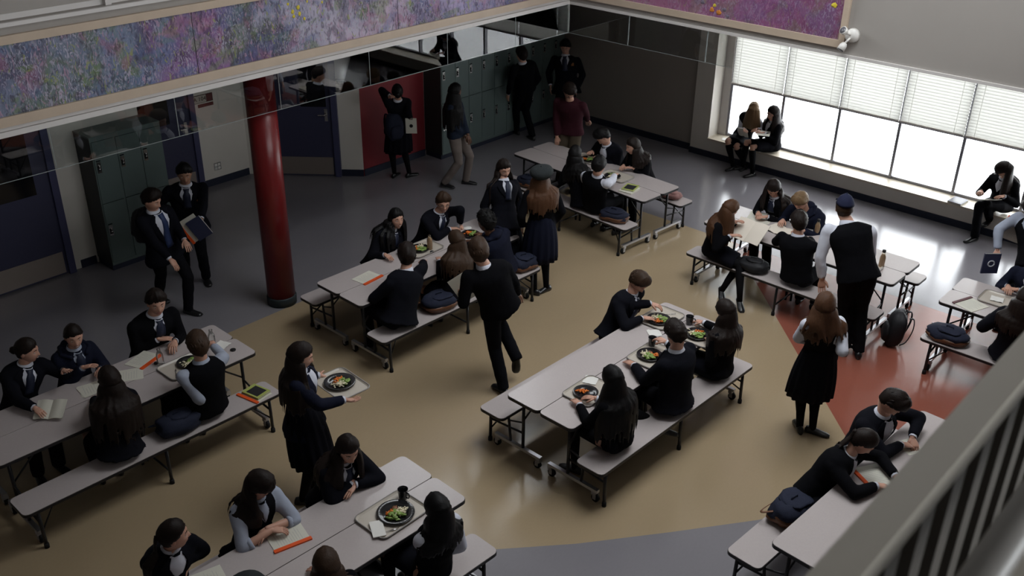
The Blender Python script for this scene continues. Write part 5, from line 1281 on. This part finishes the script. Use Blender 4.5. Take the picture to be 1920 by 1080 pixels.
T1 = stand('girl with very long dark hair carrying a tray with a plate', (572, 790), (563, 668), 45, s=.98, pz=.93, sex='f', hair='long', hcol='dark', hlen=.40, top='navyblazer', bottom='skirt', tie=False, look=P(760, 700, 1.3), hands=(P(604, 706, 1.075), P(656, 752, 1.075)), feet=(P(590, 925, 0), P(568, 945, 0)), toes=(CR, CR), curl=(.7, .7), palms=(UPZ, UPZ))
S5 = stand('boy in a suit with a blue tie walking with a backpack', (303, 478), (284, 375), 15, s=1.0, hair='short', hcol='dark', top='blazer', tiem='tieblue', vbot=.08, wv=.52, look=P(420, 440, 1.2), hands=(P(350, 458, 1.0), P(328, 498, .85)), feet=(P(355, 588, 0), P(300, 562, .02)))
S6 = stand('boy in a blazer with a gold crest carrying folders by the lockers', (357, 425), (346, 326), -30, s=.99, hair='short', hcol='black', skin='skin2', top='blazer', crest=True, look=P(385, 620, .9), hands=(P(376, 438, .98), P(322, 420, .9)), feet=(P(388, 528, 0), P(350, 512, 0)))
S1 = stand('girl facing the red wall with one arm raised', (746, 248), (745, 173), 165, s=.98, pz=.92, sex='f', hair='up', hcol='black', top='blazer', bottom='skirt', tie=False, look=P(735, 120, 1.3), hands=(P(732, 178, 1.55), P(772, 232, 1.0)), elbows=(P(712, 172, 1.5), P(765, 225, 1.2)), feet=(P(740, 332, 0), P(768, 332, 0)), curl=(.5, .8), toes=(V((-.3, .8, 0)), V((.1, .9, 0))))
stand('woman in a denim jacket and grey trousers walking past the lockers', (858, 262), (853, 172), 25, s=1.0, sex='f', skin='skin3', hair='long', hcol='black', hlen=.48, top='denim', bottom='greypant', tie=False, look=P(960, 170, 1.4), hands=(P(880, 262, .86), P(872, 258, .86)), feet=(P(874, 345, 0), P(834, 350, .03)), collar=False)
stand('young man in black seen from behind at the dark lockers', (984, 175), (978, 103), 170, s=1.02, hair='short', hcol='dark', top='knit', tie=False, look=P(930, 90, 1.5), feet=(P(968, 252, 0), P(998, 262, 0)))
stand('boy in blazer with a gold crest standing in the dark corner by the lockers', (1062, 160), (1060, 84), -60, s=1.0, hair='short', hcol='black', top='blazer', crest=True, look=P(1040, 200, 1.0))

def sill_seat(px, py): q = P(px, py, .43); return V((q.x, 14.43, .335))
sit_w = dict(mode='sit')
W1 = person('blond girl with vest and white sleeves reading on the window sill', (1413, 205), 'sit', seat=sill_seat(1402, 253), yaw=radians(-95), s=.95, sex='f', hair='long', hcol='blond', hlen=.30, hfront=True, top='vest', bottom='skirt', tie=False, look=P(1408, 250, .5), hands=(P(1418, 246, .70), P(1396, 246, .70)), feet=(P(1396, 316, 0), P(1374, 318, 0)), vox=.018)
W2 = person('dark-haired girl on the window sill turned toward the blond girl', (1450, 213), 'sit', seat=sill_seat(1449, 272), yaw=radians(-125), s=.95, sex='f', hair='long', hcol='dark', hlen=.26, top='knit', bottom='skirt', tie=False, look=P(1395, 230, .9), hands=(P(1428, 252, .72), P(1420, 248, .72)), feet=(P(1410, 331, 0), P(1392, 318, 0)), vox=.018)
W3 = person('girl reading with one foot raised on the window sill at the right', (1884, 318), 'sit', seat=sill_seat(1872, 388), yaw=radians(-105), s=1.0, sex='f', hair='long', hcol='dark', hlen=.34, hfront=True, top='knit', bottom='trouser', tie=False, look=P(1850, 385, .5), hands=(P(1878, 372, .72), P(1836, 362, .72)), feet=(P(1853, 420, .16), P(1825, 452, 0)), vox=.018)
W4 = stand('student in a black vest with pale sleeves cut by the right edge', (1938, 490), (1934, 362), -110, s=1.0, sex='m', hair='short', hcol='dark', top='vest', sleeves='shirtblue', tie=False, look=P(1900, 500, .8), hands=(P(1960, 470, 1.0), P(1866, 476, .95)), elbows=(None, P(1888, 430, 1.2)))
sit('student with clasped hands on the far bench at the right edge', 'G', -1, (1925, 548), (1942, 490), s=.97, hair='short', hcol='dark', look=P(1900, 560, .8), hands=(P(1898, 545, .80), P(1887, 543, .80)), top='navyblazer', tie=False, free=True)
sit('large student seen from behind at the right edge table', 'G', 1, (1896, 668), (1925, 560), s=1.04, sex='f', hair='long', hcol='dark', hlen=.3, look=P(1900, 520, .9), hands=(P(1862, 592, .78), P(1905, 570, .78)), top='coat', tie=False, bottom='skirt', free=True, collar=False)
sit('boy in a suit bent over small papers at the bottom right table', 'H', -1, (1655, 812), (1672, 754), s=1.0, hair='short', hcol='dark', look=P(1712, 850, .74), hands=(P(1718, 830, .78), P(1700, 838, .78)), elbows=(P(1735, 822, .78), P(1655, 865, .77)), top='blazer', tie=False, curl=(.8, .8), turn=-10, smile=False)
sit('girl with a dark ponytail writing at the bottom right table', 'H', -1, (1580, 895), (1618, 828), s=.98, sex='f', hair='pony', hcol='dark', hlen=.26, look=P(1680, 900, .76), hands=(P(1690, 900, .78), P(1655, 915, .78)), elbows=(P(1680, 865, .78), P(1600, 945, .77)), top='knit', tie=False, curl=(.5, .9))

# ------------------------------------------------------------------ things held or carried
def held(M_pos, right, up):
    right = V(right).normalized(); up = V(up); up = (up-right*up.dot(right)).normalized(); n_ = right.cross(up); M_ = Matrix((right, up, n_)).transposed().to_4x4(); M_.translation = M_pos; return M_
q = P(640, 722, 1.085)
tray(None, 0, 'beige tray carried by the standing girl with very long hair', .46, .34, M_=orient(q, radians(-4)))
plate(None, 'black plate with orange and green food on the carried tray', .14, ('rice', 'lettuce', 'carrot', 'meat'), 'the carried plate', M_=Matrix.Translation(q+V((-.02, 0, .007)))@Matrix.Rotation(2.2, 4, 'Z'))
bpk = Matrix((S5['Rs'], -S5['Fs']*-1, UPZ)).transposed().to_4x4()
bpk.translation = S5['tpt'](.45, pi, .10)-UPZ*.20; backpack(bpk, 'black backpack worn by the walking boy with the blue tie', s=.95)
bpk = Matrix((S1['Rs'], S1['Fs'], UPZ)).transposed().to_4x4(); bpk.translation = S1['tpt'](.4, pi+.7, .10)-UPZ*.24; backpack(bpk, 'dark backpack on the shoulder of the girl at the red wall', s=.95, top='canvas')
o = MB().box((-.085, -.12, -.004), (.085, .12, .004)).build('clipboard', 'paper'); MB().box((-.03, .10, .004), (.03, .13, .010)).build('clip', 'chrome', o); MB().ball((0, 0, .005), .03, .03, .003, n=10, m=5).build('round_sticker', 'ink', o)
tag(o, 'white clipboard with a black round mark held by the girl at the red wall', 'clipboard'); o.matrix_world = held(P(771, 236, 1.0), CR, UPZ)
M_ = held(P(363, 428, 1.05), CR*.8+UPZ*.5, UPZ-CR*.6)
folder(None, 0, 'pale folder with an orange spine under the arm of the boy with the crest', .24, .30, M_=M_)
book(None, 0, 'blue book under the arm of the boy with the crest', .2, .26, .02, 'bookblue', M_=M_ @ Matrix.Translation((.07, -.03, .012)))
openbook(held(P(95, 768, .80), V((CR.x, CR.y, .05)), V((-CR.y, CR.x, .5))), 'open paperback held by the leftmost smiling student', .13, .19, .03, 'paper')
openbook(held(P(1405, 434, .84), V((1, -.05, .0)), V((0, .8, .6))), 'very large open book held by the girl on the bench end', .21, .31, .03, 'paper2')
openbook(held(W1['h']+W1['Fs']*.22-UPZ*.34, -W1['Rs'], UPZ*.9+W1['Fs']*.4), 'white paperback held by the blond girl on the sill', .09, .15, .02)
openbook(held(P(1850, 374, .68), CR, UPZ*.4-CR.cross(UPZ)*-.9), 'open magazine on the knees of the reading girl on the sill', .16, .22, .02)
o = sheet(P(1432, 250, .74), .4, 'white sheets held by the dark-haired girl on the sill', .2, .26)
M_ = held(P(1857, 493, .90), CR, UPZ); bk = book(None, 0, 'dark blue book with a white ring emblem held at the right edge', .19, .25, .02, 'bookblue', M_=M_)
MB().tube([V((cos(k*pi/8)*.035, sin(k*pi/8)*.035, .021)) for k in range(17)], .009, 6, flat=.4, ref=(0, 0, 1)).build('ring_emblem', 'emblem', bk)
folder(None, 0, 'white folder with an orange spine under an arm at the right edge', .26, .33, M_=held(P(1902, 432, 1.15), UPZ*-.8-CR*.3, CR-UPZ*.4))
o = MB().box((-.10, -.14, 0), (.10, .14, .004)).build('loose_papers', 'paper'); tag(o, 'white papers clutched by the running boy', 'paper'); o.matrix_world = held(P(868, 540, 1.12), CR*.7+UPZ*.5, UPZ*.6+CU*.4-CR*.4)
# strap hanging from bench of B
